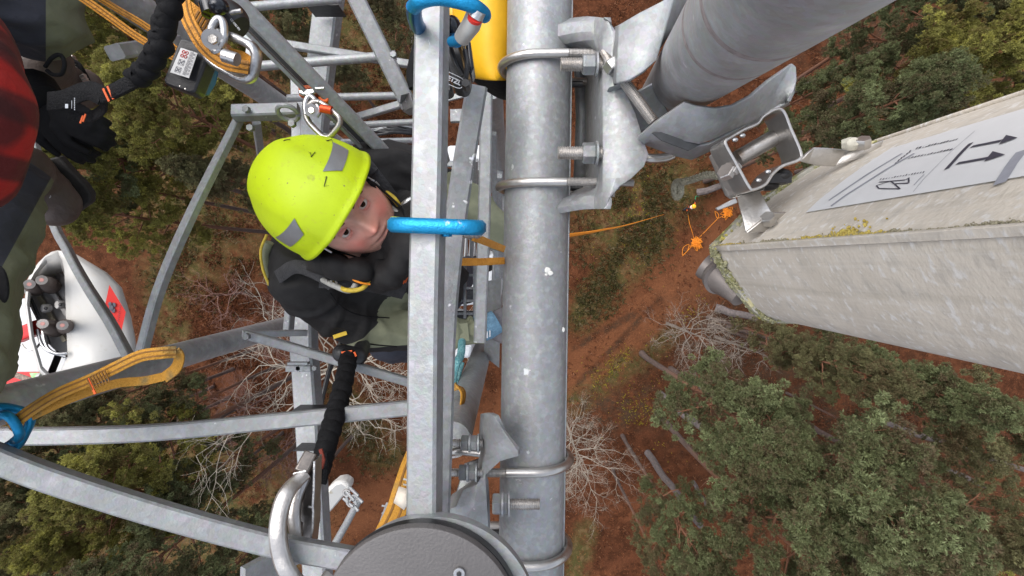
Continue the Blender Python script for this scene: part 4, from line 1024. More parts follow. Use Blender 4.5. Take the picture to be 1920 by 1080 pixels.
for s in (-1, 1):
    c = H(s*.032, .0735, .002); look = (Vector((0,0,EYE))-c).normalized()
    e = MB().ell(c, (.0118,)*3, None, 24, 16).build('eye', EYEW, climber, smooth=180)
    MB().tube([c+look*.0100, c+look*.0120], [.0062,.0053], 20).build('iris', IRIS, e, smooth=60)
    MB().tube([c+look*.0109, c+look*.0123], [.0028,.0024], 16).build('pupil', PUP, e, smooth=60)
    # eyelids wrap the eyeball above and below the opening
    mb = MB()
    for lo, hi, sg in ((25, 78, 1), (22, 72, -1)):
        rows_ = []
        for i in range(7):
            el_ = R(lo+(hi-lo)*i/6); row = []
            for j in range(15):
                az_ = R(-80+160*j/14); open_ = math.cos(az_)**.7 if abs(az_) < R(89) else 0
                e2 = el_*(open_*.95+.05) if i == 0 else el_*(.3+.7*open_)+.12
                dirv = Vector((math.sin(az_)*math.cos(e2), math.cos(az_)*math.cos(e2), sg*math.sin(e2))); row.append(c+HM @ (dirv*(.0129+.0005*i)))
            rows_.append(row)
        mb.grid(rows_)
    mb.build('eyelid', RUDDY, e, smooth=180, solid=.001)
    pts = bez([H(s*.014,.088,.018), H(s*.028,.0905,.025), H(s*.043,.083,.024), H(s*.053,.072,.016)], 5)
    mb = MB(); mb.tube(pts, [.0030+.0022*math.sin(math.pi*i/(len(pts)-1)) for i in range(len(pts))], 8); mb.build('eyebrow', BROW, climber, smooth=60)
    mb = MB(); mb.ell(H(s*.074,-.002,-.01), (.010,.018,.030), HM, 14, 10, lambda p: Vector((p.x*(1-.5*math.exp(-(p.y/.008)**2-(p.z/.014)**2)), p.y, p.z))); mb.build('ear', RUDDY, climber, smooth=180)
mb = MB(); mb.ell(H(0,-.018,.022), (.080,.090,.105), HM, 40, 24)
hair = mb.build('hair', BROW, climber, smooth=180)
# neon helmet
NEON = mat('neon_helmet', (.52,.68,.005), .5, 0, .05, 14, .1, 200, detail=12, wear=[((.36,.42,.03), 26, .70, .75), ((.5,.62,.02), 90, .62, .68), ((.2,.2,.08), 120, .70, .73)])
def hel(th, ph, off=0):
    """th from the crown (radians), ph from forward"""
    sx, sy, sz = .124, .156, .142; st, ct = math.sin(th), math.cos(th)
    x, y, z = sx*st*math.sin(ph), sy*st*math.cos(ph), sz*ct
    cr = 1/(1+math.exp(-(abs(x)-.062)/.004)); k = 1-.034*cr*(ct > -.5)                    # raised centre panel
    rimd = R(98)-th; lipk = .006*math.exp(-(rimd/.06)**2)
    fr = max(0, math.cos(ph))**3
    v = Vector((x*k, y*k+.006*fr*math.exp(-(rimd/.25)**2), z*k))
    nrm = Vector((x/sx/sx, y/sy/sy, z/sz/sz)).normalized(); v += nrm*(off+lipk)
    rear = .5-.5*math.cos(ph); v.z += .012*fr*max(0, (th-R(50))/R(48))-.010*rear*max(0, (th-R(50))/R(48))
    return H(v.x, v.y-.0205, v.z+.0455)
mb = MB(); NU, NV = 96, 48
mb.grid([[hel(R(98)*i/NV+1e-4, 2*math.pi*j/NU) for j in range(NU+1)] for i in range(NV+1)])
hm = mb.build('helmet', NEON, climber, smooth=180); md = hm.modifiers.new('t', 'SOLIDIFY'); md.thickness = .004; md.offset = 1
REFL = mat('grey_reflective_tape', (.26,.27,.28), .35, .4, .05, 200)
for s in (-1, 1):
    ths = [R(a) for a in (67,71,75,79)]; mb = MB()
    mb.grid([[hel(t, s*R(a), .0055) for a in np.linspace(24+3*i, 68-2*i, 10)] for i, t in enumerate(ths)]); mb.build('reflective_patch', REFL, hm, smooth=180)
for az0 in (-20, 20): MB().tube([hel(R(40+i*8), R(180+az0), .001) for i in range(6)], .0025, 8).build('rib', NEON, hm, smooth=60)
for k, (t, a) in enumerate([(20,200),(33,230),(36,215),(48,250),(16,120),(25,260),(58,170),(44,150),(30,290),(62,-70),(52,-40),(28,150),(70,-20)]):
    rr = random.Random(k); p0 = [hel(R(t+i*1.2*rr.uniform(.5,1.4)), R(a+i*2.2*rr.uniform(-1,1.6)), .0052) for i in range(5)]
    MB().tube(p0, [.0003,.0007,.0009,.0006,.0003], 5).build('scuff', BLACKP, hm)
# headband strap and buckle clips beside the face
for s in (-1, 1):
    MB().bar([H(s*.077,.03,.03), H(s*.080,.02,-.02), H(s*.066,.04,-.085), H(s*.03,.075,-.118), H(0,.085,-.124)], .014, .002, [HM @ Vector((s*1.0,.3,-.1))]*3+[HM @ Vector((s*.6,.6,-.5)), HM @ Vector((0,.6,-1))]).build('chin_strap', WEBB, climber, smooth=60)
    MB().tube([H(s*.083,.045,.012), H(s*.084,.045,-.004)], .002, 8).build('strap_clip', CHROME, climber)
# harness
WEB2 = mat('harness_webbing', (.03,.03,.033), .7, 0, .3, 60, .7, 250)
def strap(name, pts, w, m, parent, th=.003, up=None, n=6, label=None, stripe=None, sw=.12, ups=None):
    q = bez(PP(pts), n); mb = MB(); mb.bar(q, w, th, ups if ups is not None else (up or (0,0,1)), .2)
    o = mb.build(name, m, parent, smooth=60, label=label)
    if stripe:
        for off in ((-.22, .22) if sw < .2 else (0,)):
            Fq = frames(q, ups if ups is not None else (up or (0,0,1)))
            q2 = [p+b_*(w*off)+a_*(th*.5+.0004) for p, (t_, a_, b_) in zip(q, Fq)]
            MB().bar(q2, w*sw, .0006, ups if ups is not None else (up or (0,0,1))).build('stitch_line', stripe, o, smooth=60)
    return o
strap('harness_strap', [(600,520,1.10),(650,525,1.12),(700,530,1.16),(760,545,1.25)], .045, WEB2, climber)
strap('harness_strap', [(690,320,1.13),(725,365,1.15),(755,410,1.2),(770,470,1.3)], .04, WEB2, climber)
strap('harness_strap', [(720,470,1.14),(738,505,1.18),(750,545,1.25)], .03, WEB2, climber)
for i in range(4): MB().box(P(707+i*4, 345+i*8, 1.118), .012, .006, .002, Matrix.Rotation(R(-50), 3, 'Z')).build('stitching', GREYW, climber)
def tb(name, pts, r, m, parent, seg=10, closed=False, n=6):
    q = PP(pts); q = bez(q, n) if not closed else bez(q+[q[0]], n)[:-1]
    return MB().tube(q, r, seg, closed).build(name, m, parent, smooth=60)
tb('gear_loop', [(600,522,1.10),(625,535,1.07),(655,545,1.07),(668,528,1.07),(662,508,1.09)], .006, GREYW, climber)
tb('gear_loop', [(622,530,1.09),(650,544,1.06),(680,540,1.06),(692,520,1.08),(688,500,1.1)], .005, YELC, climber)
tb('accessory_cord', [(652,505,1.06),(660,522,1.05),(676,530,1.05),(694,533,1.06)], .0022, ORD, climber)
tb('gear_loop', [(725,362,1.12),(740,374,1.10),(752,392,1.12)], .006, YELC, climber); tb('gear_loop', [(728,385,1.11),(745,398,1.09),(764,410,1.12)], .005, GREYW, climber)
tb('chest_ring', [(748,400,1.12),(757,384,1.10),(772,374,1.10),(790,374,1.12)], .007, CHROME, climber)
mb = MB(); mb.bar([P(745,462,1.1), P(770,500,1.12)], .022, .006, (0,0,1)); mb.build('chest_buckle', STEELD, climber, bevel=.001)
MB().tube([P(762,500,1.1), P(768,512,1.1)], .007, 12).build('buckle_pin', CHROME, climber)
for i in range(3): MB().box(P(755+i*4, 527-i*2, 1.17), .003, .02, .003, Matrix.Rotation(R(-25), 3, 'Z')).build('orange_stitching', ORS, climber)
# yellow logo flash on the sleeve, cuff tab, piping at the back
mb = MB(); mb.bar(PP([(625,632,1.272),(650,624,1.275)]), .010, .002, (0,0,1)); mb.build('sleeve_flash', mat('yellow_tape', (.75,.5,.02), .5, 0, .1, 50), jk)
tb('back_piping', [(500,440,1.14),(489,470,1.15),(493,505,1.16),(505,535,1.17)], .003, YELC, jk)
tb('back_panel', [(505,455,1.17),(498,480,1.18),(503,515,1.19),(515,545,1.2)], .010, OLIVE, jk)
mb = MB(); mb.bar(PP([(868,606,1.405),(872,640,1.405)]), .026, .004, (0,0,1)); mb.build('cuff_tab', OLIVE, jk, bevel=.001)
tb('zip', [(700,470,1.17),(712,500,1.18),(728,540,1.22)], .0025, GREYW, jk)
tb('sleeve_seam', [(612,540,1.19),(640,575,1.205),(680,592,1.27),(730,596,1.315)], .0016, BLACK, jk)
tb('sleeve_seam', [(672,640,1.30),(700,646,1.315),(745,650,1.33)], .0018, BLACK, jk)
strap('harness_strap', [(520,520,1.13),(555,500,1.10),(600,515,1.09),(625,535,1.10)], .03, WEB2, climber)
strap('harness_strap', [(640,300,1.15),(680,305,1.125),(700,325,1.12)], .03, WEB2, climber)
for i in range(3): MB().tube([P(612+i*9, 524+i*1.5, 1.075), P(614+i*9, 530+i*1.5, 1.073)], .0022, 8).build('rivet', STEEL, climber)
tb('helmet_strap_tail', [(690,338,1.02),(702,352,1.05),(708,372,1.07)], .004, WEBB, climber)
# gloves: palm, five bent fingers closed round the mast leg
GLB = mat('blue_knit_cuff', (.16,.30,.42), .9, 0, .2, 60, 1, 200); GLG = mat('grey_glove', (.17,.155,.16), .8, 0, .15, 30, .5, 200)
def glove(c, fwd, side, upv, parent, m=GLG, sc=1.0, curl=50, name='glove', voxel=.0035):
    fwd, side, upv = [Vector(q).normalized() for q in (fwd, side, upv)]; mb = MB(); c = Vector(c)
    rot = Matrix((fwd, side, upv)).transposed()
    mb.ell(c+fwd*.045*sc, (.052*sc, .043*sc, .019*sc), rot, 18, 12)
    for i, (o_, L) in enumerate([(-.030,.066),(-.010,.076),(.011,.072),(.031,.058)]):
        p = c+fwd*(.082-.004*abs(i-1.2))*sc+side*o_*sc; a = R(12+i*3); d_ = fwd; q = [p-fwd*.02*sc]
        for j, f in enumerate((.45,.32,.23)):
            a += R(curl)*(.55 if j == 0 else 1); d_ = fwd*math.cos(a)-upv*math.sin(a); q.append(p); p = p+d_*L*f*sc
        q.append(p)
        for k in range(len(q)-1): capsule(mb, q[k], q[k+1], (.0105-.0008*k)*sc, (.0097-.0008*k)*sc, 3, 10)
    p = c+fwd*.02*sc-side*.036*sc
    q = [p, p-side*.022*sc+fwd*.028*sc-upv*.008*sc, p-side*.022*sc+fwd*.058*sc-upv*.03*sc]
    capsule(mb, q[0], q[1], .014*sc, .0115*sc, 3, 10); capsule(mb, q[1], q[2], .0115*sc, .009*sc, 3, 10)
    return remeshed(mb, voxel, 2, name, m, parent)
glove(P(915,608,1.44), (1,.15,-.2), (0,1,.1), (.1,-.1,1), climber)
glove(P(950,448,1.50), (1,-.2,-.2), (0,-1,.1), (.1,-.1,1), climber)
MB().tube([P(896,618,1.44), P(915,612,1.44), P(932,602,1.445)], [.038,.036,.034], 24).build('glove_cuff', GLB, climber, smooth=60)
for i, (a, b) in enumerate([((908,624),(911,636)),((912,622),(915,633)),((916,620),(921,631))]): MB().box(P((a[0]+b[0])/2, (a[1]+b[1])/2, 1.402), .004, .018, .001).build('cuff_print', mat('white_print', (.6,.62,.65), .6) if i == 0 else MATS['white_print'], climber)

# ============================================================ SECOND WORKER AT THE LEFT EDGE
w2 = thing('person', 'worker in red plaid shirt, olive trousers and brown boots standing at the left edge', 'person', P(-150,250,1.1))
PLAID = mat('red_plaid', (.33,.012,.008), .95, 0, .2, 10, .5, 90)
n = PLAID.node_tree; b_ = n.nodes['Principled BSDF']; s_ = b_.inputs['Base Color'].links[0].from_socket; tc = n.nodes.new('ShaderNodeTexCoord'); last = s_
for rotz, sc_ in ((.35, 9), (1.92, 7)):
    mp = n.nodes.new('ShaderNodeMapping'); mp.inputs['Rotation'].default_value = (0.2, .2, rotz); wv = n.nodes.new('ShaderNodeTexWave'); wv.inputs['Scale'].default_value = sc_; wv.inputs['Distortion'].default_value = 1.2; wv.inputs['Detail Scale'].default_value = 1
    n.links.new(tc.outputs['Object'], mp.inputs[0]); n.links.new(mp.outputs[0], wv.inputs[0]); mr = n.nodes.new('ShaderNodeMapRange'); mr.inputs[1].default_value = .45; mr.inputs[2].default_value = .75; mr.inputs[4].default_value = .8; n.links.new(wv.outputs['Fac'], mr.inputs[0])
    mx = n.nodes.new('ShaderNodeMixRGB'); n.links.new(mr.outputs[0], mx.inputs[0]); n.links.new(last, mx.inputs[1]); mx.inputs[2].default_value = (.035,.006,.006,1); last = mx.outputs[0]
n.links.new(last, b_.inputs['Base Color'])
SL = [(-640,-60,.62,.06),(-205,-30,.42,.050),(-112,110,.39,.048),(-82,200,.385,.048),(-118,320,.39,.047),(-240,420,.38,.04)]
LA = [(-420,150,.72,.10),(-120,-80,.74,.085),(40,-10,.82,.078),(72,20,.88,.070),(72,52,.93,.060)]
LB = [(-430,420,.66,.10),(-255,740,.58,.085),(-140,640,.68,.076),(-82,520,.76,.076),(-46,430,.82,.072),(5,360,.92,.062)]
bd = MB(); chain(bd, [(a[0],a[1],a[2],a[3]*.75) for a in LA]); chain(bd, [(a[0],a[1],a[2],a[3]*.75) for a in LB]); chain(bd, [(a[0],a[1],a[2],a[3]*.7) for a in SL]); chain(bd, [(-430,150,.70,.12),(-700,160,.6,.14),(-640,-60,.6,.1)]); chain(bd, [(-430,420,.68,.1),(-430,150,.70,.12)])
remeshed(bd, .014, 3, 'body', SKIN, w2)
mb = MB(); chain(mb, SL); chain(mb, [(-640,-60,.62,.08),(-760,170,.6,.16),(-520,180,.68,.14)]); remeshed(mb, .008, 3, 'plaid_shirt', PLAID, w2, wrinkle(.008, 12, 5))
mb = MB(); chain(mb, LA); chain(mb, LB); chain(mb, [(-420,150,.72,.12),(-430,420,.66,.12)])
t2 = remeshed(mb, .008, 3, 'trousers', field_mat('trouser_cloth', NAVY, (.13,.137,.086)), w2, folds)
def tcol(p, n):
    d = EYE-p.z; u = 960+p.x/d*960; v = 490-p.y/d*960
    if v < 250: return (u-86)/900
    return (u-(70-(v-380)*.55))/900
seam_field(t2, tcol)
mb = MB(); c_ = P(4,533,.702); mb.ell(c_, (.009,.026,.004), Matrix.Rotation(R(8), 3, 'Z'), 20, 8); mb.build('pocket_vent', BLACK, t2)
LEA = mat('brown_leather', (.062,.043,.036), .6, 0, .2, 12, .5, 90, col2=(.09,.065,.054), wear=[((.17,.13,.11), 14, .6, .75)]); SOLE = mat('rubber_sole', (.02,.018,.017), .8, 0, .2, 30, .5, 80)
def boot(an, he, to, label):
    an, he, to = P(*an), P(*he), P(*to); mb = MB(); L = (to-he)
    capsule(mb, an, he+L*.12+Vector((0,0,.03)), .052, .052); capsule(mb, he, he+L*.55, .043, .046); capsule(mb, he+L*.5, to-L*.08, .047, .043); mb.ell(to-L*.12, (.05,.05,.042))
    capsule(mb, an.lerp(he, .4), he+L*.5+Vector((0,0,.02)), .048, .038)
    o = remeshed(mb, .006, 4, 'boot', LEA, w2, wrinkle(.003, 22), label)
    up_ = Vector((0,0,1)); t_ = L.normalized(); s_ = t_.cross(up_).normalized(); up_ = s_.cross(t_)
    outl = [(-.045,.0),(-.035,.04),(.05,.044),(.14,.052),(.2,.052),(.24,.04),(.262,.0),(.24,-.04),(.2,-.052),(.14,-.052),(.05,-.044),(-.035,-.04)]
    k = L.length/.215; base = [he+t_*(x*k)+s_*(y)-up_*.034 for x, y in outl]; q = MB(); q.plate(base, -up_*.022); q.build('sole', SOLE, o, bevel=.004)
    for i in range(5):
        c_ = he+L*(.22+.11*i)+up_*(.062-.006*i); w_ = .022
        MB().tube(bez([c_-s_*w_-up_*.008, c_+up_*.004, c_+s_*w_*1.0-up_*.008+t_*.012], 4), .0022, 6).build('lace', BLACK, o, smooth=60)
        for s in (-1, 1): MB().tube([c_+s_*s*w_-up_*.01, c_+s_*s*(w_+.002)+up_*.000], .0042, 10).build('lace_hook', STEEL, o, smooth=40)
    return o
boot((84,120,1.02), (92,148,1.08), (158,168,1.16), 'brown laced boot half hidden by the black gloves')
boot((42,318,1.0), (62,322,1.07), (112,392,1.10), 'brown laced boot with its toe pointing down to the right')
# ============================================================ WORKER FAR BELOW
g0 = G(1287,392); bx, by = g0.x, g0.y; bz = gz(bx, by)
w3 = thing('person', 'tiny worker in dark clothes and orange-yellow helmet standing far below on the red ground', 'person', (bx, by, bz))
def W(x, y, z): return Vector((bx+x, by+y, bz+z))
mb = MB()
for s in (-1, 1):
    capsule(mb, W(.1*s,-.05,.08), W(.1*s,.02,.5), .055, .07); capsule(mb, W(.1*s,.02,.5), W(.09*s,0,.92), .075, .1)
capsule(mb, W(0,0,.95), W(.05,.03,1.4), .16, .18); capsule(mb, W(.05,.03,1.45), W(.09,.05,1.6), .06, .06); mb.ell(W(.11,.07,1.66), (.09,.1,.12))
capsule(mb, W(.22,.05,1.4), W(.35,.3,1.25), .06, .045); capsule(mb, W(.35,.3,1.25), W(.36,.52,1.3), .045, .035); mb.ell(W(.36,.58,1.31), (.05,.06,.03))
capsule(mb, W(-.15,-.02,1.4), W(-.22,-.2,1.15), .06, .045); capsule(mb, W(-.22,-.2,1.15), W(-.05,-.3,1.1), .045, .035)
o = remeshed(mb, .03, 2, 'body', [NAVY, JBLK, SKIN, ORS], w3)
colour_faces(o, lambda p, n: 0 if p.z < bz+.92 else 2 if p.z > bz+1.5 else 3 if abs(p.z-bz-1.25) < .05 else 1)
mb = MB(); mb.ell(W(.12,.07,1.72), (.15,.17,.13), None, 20, 12, lambda p: Vector((p.x, p.y, max(p.z, -.02)))); mb.build('helmet', mat('yellow_helmet', (.8,.4,.01), .4, 0, .05, 20), w3)
# ============================================================ GEAR
def carabiner(name, label, c, ax, up, L, W_, r, m, gate=None, thing_=True, grp=None, sleeve=None, parent=None, seg=12, prof=None):
    """pear-shaped loop: ax = long axis, up = short axis; gate on the +up side"""
    ax, up = Vector(ax).normalized(), Vector(up).normalized(); up = (up-ax*up.dot(ax)).normalized(); nrm = ax.cross(up)
    pts = []
    for i in range(48):
        t = 2*math.pi*i/48; cx, sx = math.cos(t), math.sin(t); e = .62
        x = math.copysign(abs(cx)**e, cx)*L/2; y = math.copysign(abs(sx)**e, sx)*W_/2*(1+.18*cx)
        pts.append(Vector(c)+ax*x+up*y)
    o = parent or thing(name, label, 'carabiner', c, grp)
    mb = MB(); w_ = r*2
    body_ = [p for i, p in enumerate(pts) if not 9 <= i <= 15]; i0 = 16
    seq = [pts[(i0+i) % 48] for i in range(48-7)]
    mb.bar(seq, w_*.8, w_*1.15, nrm, .35); mb.build('spine', m, o, smooth=50)
    MB().tube([pts[8], pts[12], pts[16]], r*.8, seg).build('gate', gate or m, o, smooth=50)
    if sleeve: a, b = pts[9], pts[14]; MB().tube([a, a.lerp(b, .02), b], r*1.35, 20).build('gate_sleeve', sleeve, o, smooth=40)
    return o
GOLDT = mat('yellow_green_tape', (.55,.65,.05), .5)
# blue clip round the front bar, seen edge-on
cc = P(820,424,.60); o = carabiner('carabiner', 'bright blue carabiner clipped across the front square bar beside the climber\'s chin', cc, (1,-.035,0), (-.14,.075,-1), .102, .062, .0076, BLUE)
MB().tube(PP([(741,407,.615),(741,432,.615)]), .0055, 12).build('marker_tape', GOLDT, o)
for i in range(3): tb('wear_ring', [(868+i*9,424,.64),(874+i*9,440,.635),(884+i*8,438,.63)], .0045, CHROME, o)
MB().hexnut(P(838,439,.594), (0,-1,0), .006, .006).build('gate_rivet', BLUE, o)
# blue clip at the top edge
cc = P(840,22,.56); o = thing('carabiner', 'blue carabiner over the front square bar at the top edge with a screw gate', 'carabiner', cc)
MB().tube(bez(PP([(776,12,.55),(778,35,.575),(788,55,.61),(810,68,.66),(840,74,.665),(856,76,.63)]), 5), .0085, 16).build('spine_side', BLUED, o, smooth=60)
mb = MB(); mb.tube(bez(PP([(776,14,.55),(790,2,.535),(820,-4,.53),(850,0,.53),(885,10,.535),(905,24,.55),(908,30,.56)]), 5), .0078, 16); mb.build('spine_top', BLUE, o, smooth=60)
mb = MB(); mb.tube(PP([(893,22,.545),(884,46,.555),(866,72,.575)]), [.0095,.0105,.0092], 24); mb.build('gate_sleeve', mat('matt_alloy', (.5,.49,.46), .45, .7, .1, 30), o, smooth=50)
MB().tube(PP([(899,20,.54),(892,34,.544)]), .0075, 20).build('gate_tip', CHROME, o); MB().tube(PP([(892,31,.5425),(890,36,.546)]), .0082, 20).build('red_ring', mat('red_ring', (.55,.03,.02), .5), o)
MB().tube(bez(PP([(846,78,.60),(858,76,.59),(872,66,.575)]), 4), .006, 12).build('gate_hinge', BLUE, o, smooth=60)
# black ascender / pulley device with printed oval
dev = thing('pulley_device', 'black moulded pulley device with a white oval logo hanging between bar and yellow bag', 'pulley', P(860,110,.72))
mb = MB(); mb.plate(PP([(846,40,.70),(858,38,.70),(868,60,.70),(872,90,.69),(880,140,.69),(876,158,.69),(866,162,.69),(848,158,.69),(836,110,.70),(838,60,.70)]), (0,0,-.05)); mb.build('housing', BLACKP, dev, bevel=.004)
mb = MB(); mb.plate(PP([(872,72,.67),(882,74,.67),(888,125,.67),(882,140,.67),(876,120,.67)]), (0,0,-.04)); mb.build('side_plate', mat('glossy_black', (.02,.022,.028), .15, .3, .2, 30), dev, bevel=.003)
for a in ([(842,84,.685),(856,120,.675),(868,142,.675)], [(862,84,.68),(870,110,.672),(878,150,.672)], [(872,95,.668),(876,120,.662),(872,158,.672)]): tb('edge_bar', a, .0035, BLACKP if a[0][0] != 862 else mat('bronze_wear', (.22,.14,.06), .35, .8), dev)
MB().ell(P(848,56,.66), (.013,.017,.02)).build('sheave', MATS['glossy_black'], dev, smooth=180)
MB().hexnut(P(874,160,.67), (0,0,1), .006, .02).build('pin', BLACKP, dev)
mb = MB(); mb.plate(PP([(836,150,.74),(846,152,.74),(848,170,.74),(838,176,.74),(830,172,.74)]), (0,0,-.03)); mb.build('tail', BLACKP, dev, bevel=.003)
def text(s, c, right, up, size, m, parent, name='lettering', ext=.0004, bold=0):
    right, up = Vector(right).normalized(), Vector(up); up = (up-right*up.dot(right)).normalized(); n_ = right.cross(up)
    cu = bpy.data.curves.new('t', 'FONT'); cu.body = s; cu.size = size; cu.extrude = ext; cu.offset = bold; cu.align_x = 'CENTER'; cu.align_y = 'CENTER'
    ob = bpy.data.objects.new('t', cu); COL.objects.link(ob); ev = ob.evaluated_get(bpy.context.evaluated_depsgraph_get()); me = bpy.data.meshes.new_from_object(ev); bpy.data.objects.remove(ob)
    M = Matrix((right, up, n_)).transposed(); org = ORG[parent.name]
    for v_ in me.vertices: v_.co = Vector(c)+M @ v_.co-org
    return link(name, me, m, parent)
WP = MATS['white_print']
lc = P(849,150,.687); rgt = Vector((.30,-1,0)).normalized()*-1; rgt = Vector((.95,-.25,0)); rgt = Vector((.28,-.96,0)).normalized(); rgt = Vector((.9,-.42,0)).normalized()
text('PETZL', lc, rgt, (.42,.9,0), .0085, WP, dev, bold=.0003)
ov = [lc+rgt*(.0155*math.copysign(abs(math.cos(t))**.5, math.cos(t)))+Vector((.42,.9,0)).normalized()*(.0075*math.copysign(abs(math.sin(t))**.6, math.sin(t))) for t in [2*math.pi*i/40 for i in range(40)]]
MB().bar(ov, .001, .0006, (0,0,1), closed=True).build('logo_ring', WP, dev)
# yellow bag
BAGY = mat('yellow_tarpaulin', (.66,.36,.008), .5, 0, .08, 20, .2, 30, detail=10, wear=[((.3,.2,.03), 26, .64, .72)])
bag = thing('equipment_bag', 'yellow tarpaulin equipment bag with black bottom hanging behind the pipe at the top', 'bag', P(920,80,1.05))
def bg_(u0, u1, v, d): return [P(u0+(u1-u0)*i/8, v+6*math.sin(math.pi*i/8), d-.07*math.sin(math.pi*i/8)+.016*noise.noise(Vector((i*.8, v*.03, 2)))) for i in range(9)]
mb = MB(); mb.grid([bg_(845,985,-60,.95), bg_(846,985,0,.96), bg_(850,985,50,.97), bg_(856,984,100,.98), bg_(866,984,134,.99), bg_(880,984,146,1.0)])
mb.build('bag_body', BAGY, bag, smooth=60, solid=.004, sub=1)
mb = MB(); mb.grid([bg_(878,986,144,1.0), bg_(888,988,152,1.02), bg_(905,990,166,1.04), bg_(935,992,185,1.06)]); mb.build('bag_bottom', BLACK, bag, smooth=60, solid=.004, sub=1)
mb = MB(); mb.grid([[P(805,-40,1.2),P(860,-40,1.2),P(905,-40,1.2)],[P(800,20,1.2),P(860,20,1.2),P(905,20,1.2)],[P(845,40,1.2),P(862,60,1.2),P(905,60,1.2)]]); mb.build('bag_lid', BAGY, bag, solid=.004)
MB().tube(bez(PP([(790,75,1.0),(780,105,1.0),(773,140,1.0),(778,165,1.0)]), 5), [.012]*16, 12).build('bag_handle', BLACK, bag, smooth=60)
# ---- orange and yellow slings
sl = thing('webbing_sling', 'long orange webbing sling running double from the top edge along the steel leg', 'sling', P(240,60,.9), 'orange and yellow webbing slings')
strap('band', [(140,-14,.80),(200,28,.82),(262,72,.84),(328,108,.86)], .0125, ORW, sl, stripe=YED)
strap('band', [(170,-14,.86),(215,14,.88),(275,50,.90),(335,96,.92)], .011, ORW, sl, stripe=YED)
sl = thing('webbing_sling', 'orange webbing sling looped over the steel carabiner beside the black battery', 'sling', P(400,70,.8), 'orange and yellow webbing slings')
strap('band', [(344,-6,.72),(349,25,.72),(362,55,.72),(385,90,.72),(420,117,.72),(466,127,.73)], .019, ORW, sl, stripe=YED)
strap('band', [(338,2,.76),(358,18,.76),(385,40,.77),(405,62,.78)], .020, ORW, sl)
strap('band', [(466,127,.73),(470,118,.74),(455,106,.75),(428,98,.76)], .014, ORW, sl)
for i in range(6): MB().box(P(368+i*6, 30+i*5.5, .752), .003, .017, .002, Matrix.Rotation(R(-30), 3, 'Z')).build('bar_tack', MATS['webbing_stitch_line'], sl)
sl = thing('webbing_sling', 'ochre webbing sling hung as a long loop over the steel tube at the lower left', 'sling', P(170,730,.8), 'orange and yellow webbing slings')
Zu = (0,.25,1)
strap('band', [(18,800,.735),(60,768,.73),(110,738,.725),(170,712,.72),(215,690,.715),(262,668,.71),(300,662,.71),(330,660,.72)], .0165, YEW, sl, stripe=YED)
strap('band', [(326,655,.72),(336,668,.73),(330,690,.745),(308,708,.755)], .016, YEW, sl)
strap('band', [(308,706,.755),(270,714,.755),(225,718,.75),(180,730,.745),(120,752,.74),(60,780,.74)], .013, YEW, sl)
for i in range(7): MB().box(P(168+i*5.5, 720-i*2.4, .711), .0016, .018, .0012, Matrix.Rotation(R(25), 3, 'Z')).build('bar_tack', YED, sl)
MB().box(P(172,724,.712), .003, .024, .0016, Matrix.Rotation(R(25), 3, 'Z')).build('orange_thread', ORS, sl)
sl = thing('webbing_sling', 'orange webbing strap from the blue carabiner to the pipe, in two tight strands', 'sling', P(910,465,.8), 'orange and yellow webbing slings')
strap('band', [(888,444,.66),(915,455,.75),(945,467,.85)], .011, ORW, sl); strap('band', [(862,491,.78),(900,491,.82),(945,489,.88)], .012, ORW, sl)
sl = thing('webbing_sling', 'yellow webbing loop hanging below the blue rope beside the steel leg', 'sling', P(855,760,1.0), 'orange and yellow webbing slings')
strap('band', [(845,735,1.0),(856,724,.98),(868,735,.97),(866,760,.97),(856,785,.99),(840,812,1.02)], .016, YEW, sl, stripe=YED, ups=(1,.3,.5))
sl = thing('webbing_sling', 'yellow webbing strap with a white tag coming out from behind the bar near the drum', 'sling', P(750,920,.9), 'orange and yellow webbing slings')
strap('band', [(780,850,.95),(768,880,.93),(755,920,.91),(742,960,.90),(722,1000,.90)], .036, YEW, sl, stripe=YED)
for k in (0, 1): mb = MB(); mb.bar(PP([(756,898+k*10,.912),(778,903+k*10,.912)]), .003, .001, (0,0,1)); mb.build('print_line', GREYW, sl)
mb = MB(); mb.grid([PP([(748,912,.90),(768,918,.895)]), PP([(742,930,.89),(770,936,.885)]), PP([(738,942,.895),(758,956,.89)])]); mb.build('tag', mat('paper_tag', (.55,.5,.43), .8, 0, .1, 90), sl, smooth=60, solid=.0015)
# ---- blue rope
br = thing('rope', 'turquoise rope bent in a loop under the climber\'s glove', 'rope', P(858,690,1.2))
tb('strand', [(866,640,1.3),(864,665,1.25),(856,682,1.2),(850,705,1.2),(848,740,1.2)], .010, mat('turquoise_rope', (.02,.22,.27), .8, 0, .3, 220, 1, 260, col2=(.25,.45,.45)), br)
tb('strand', [(852,745,1.24),(858,710,1.26),(866,680,1.28)], .007, MATS['turquoise_rope'], br)
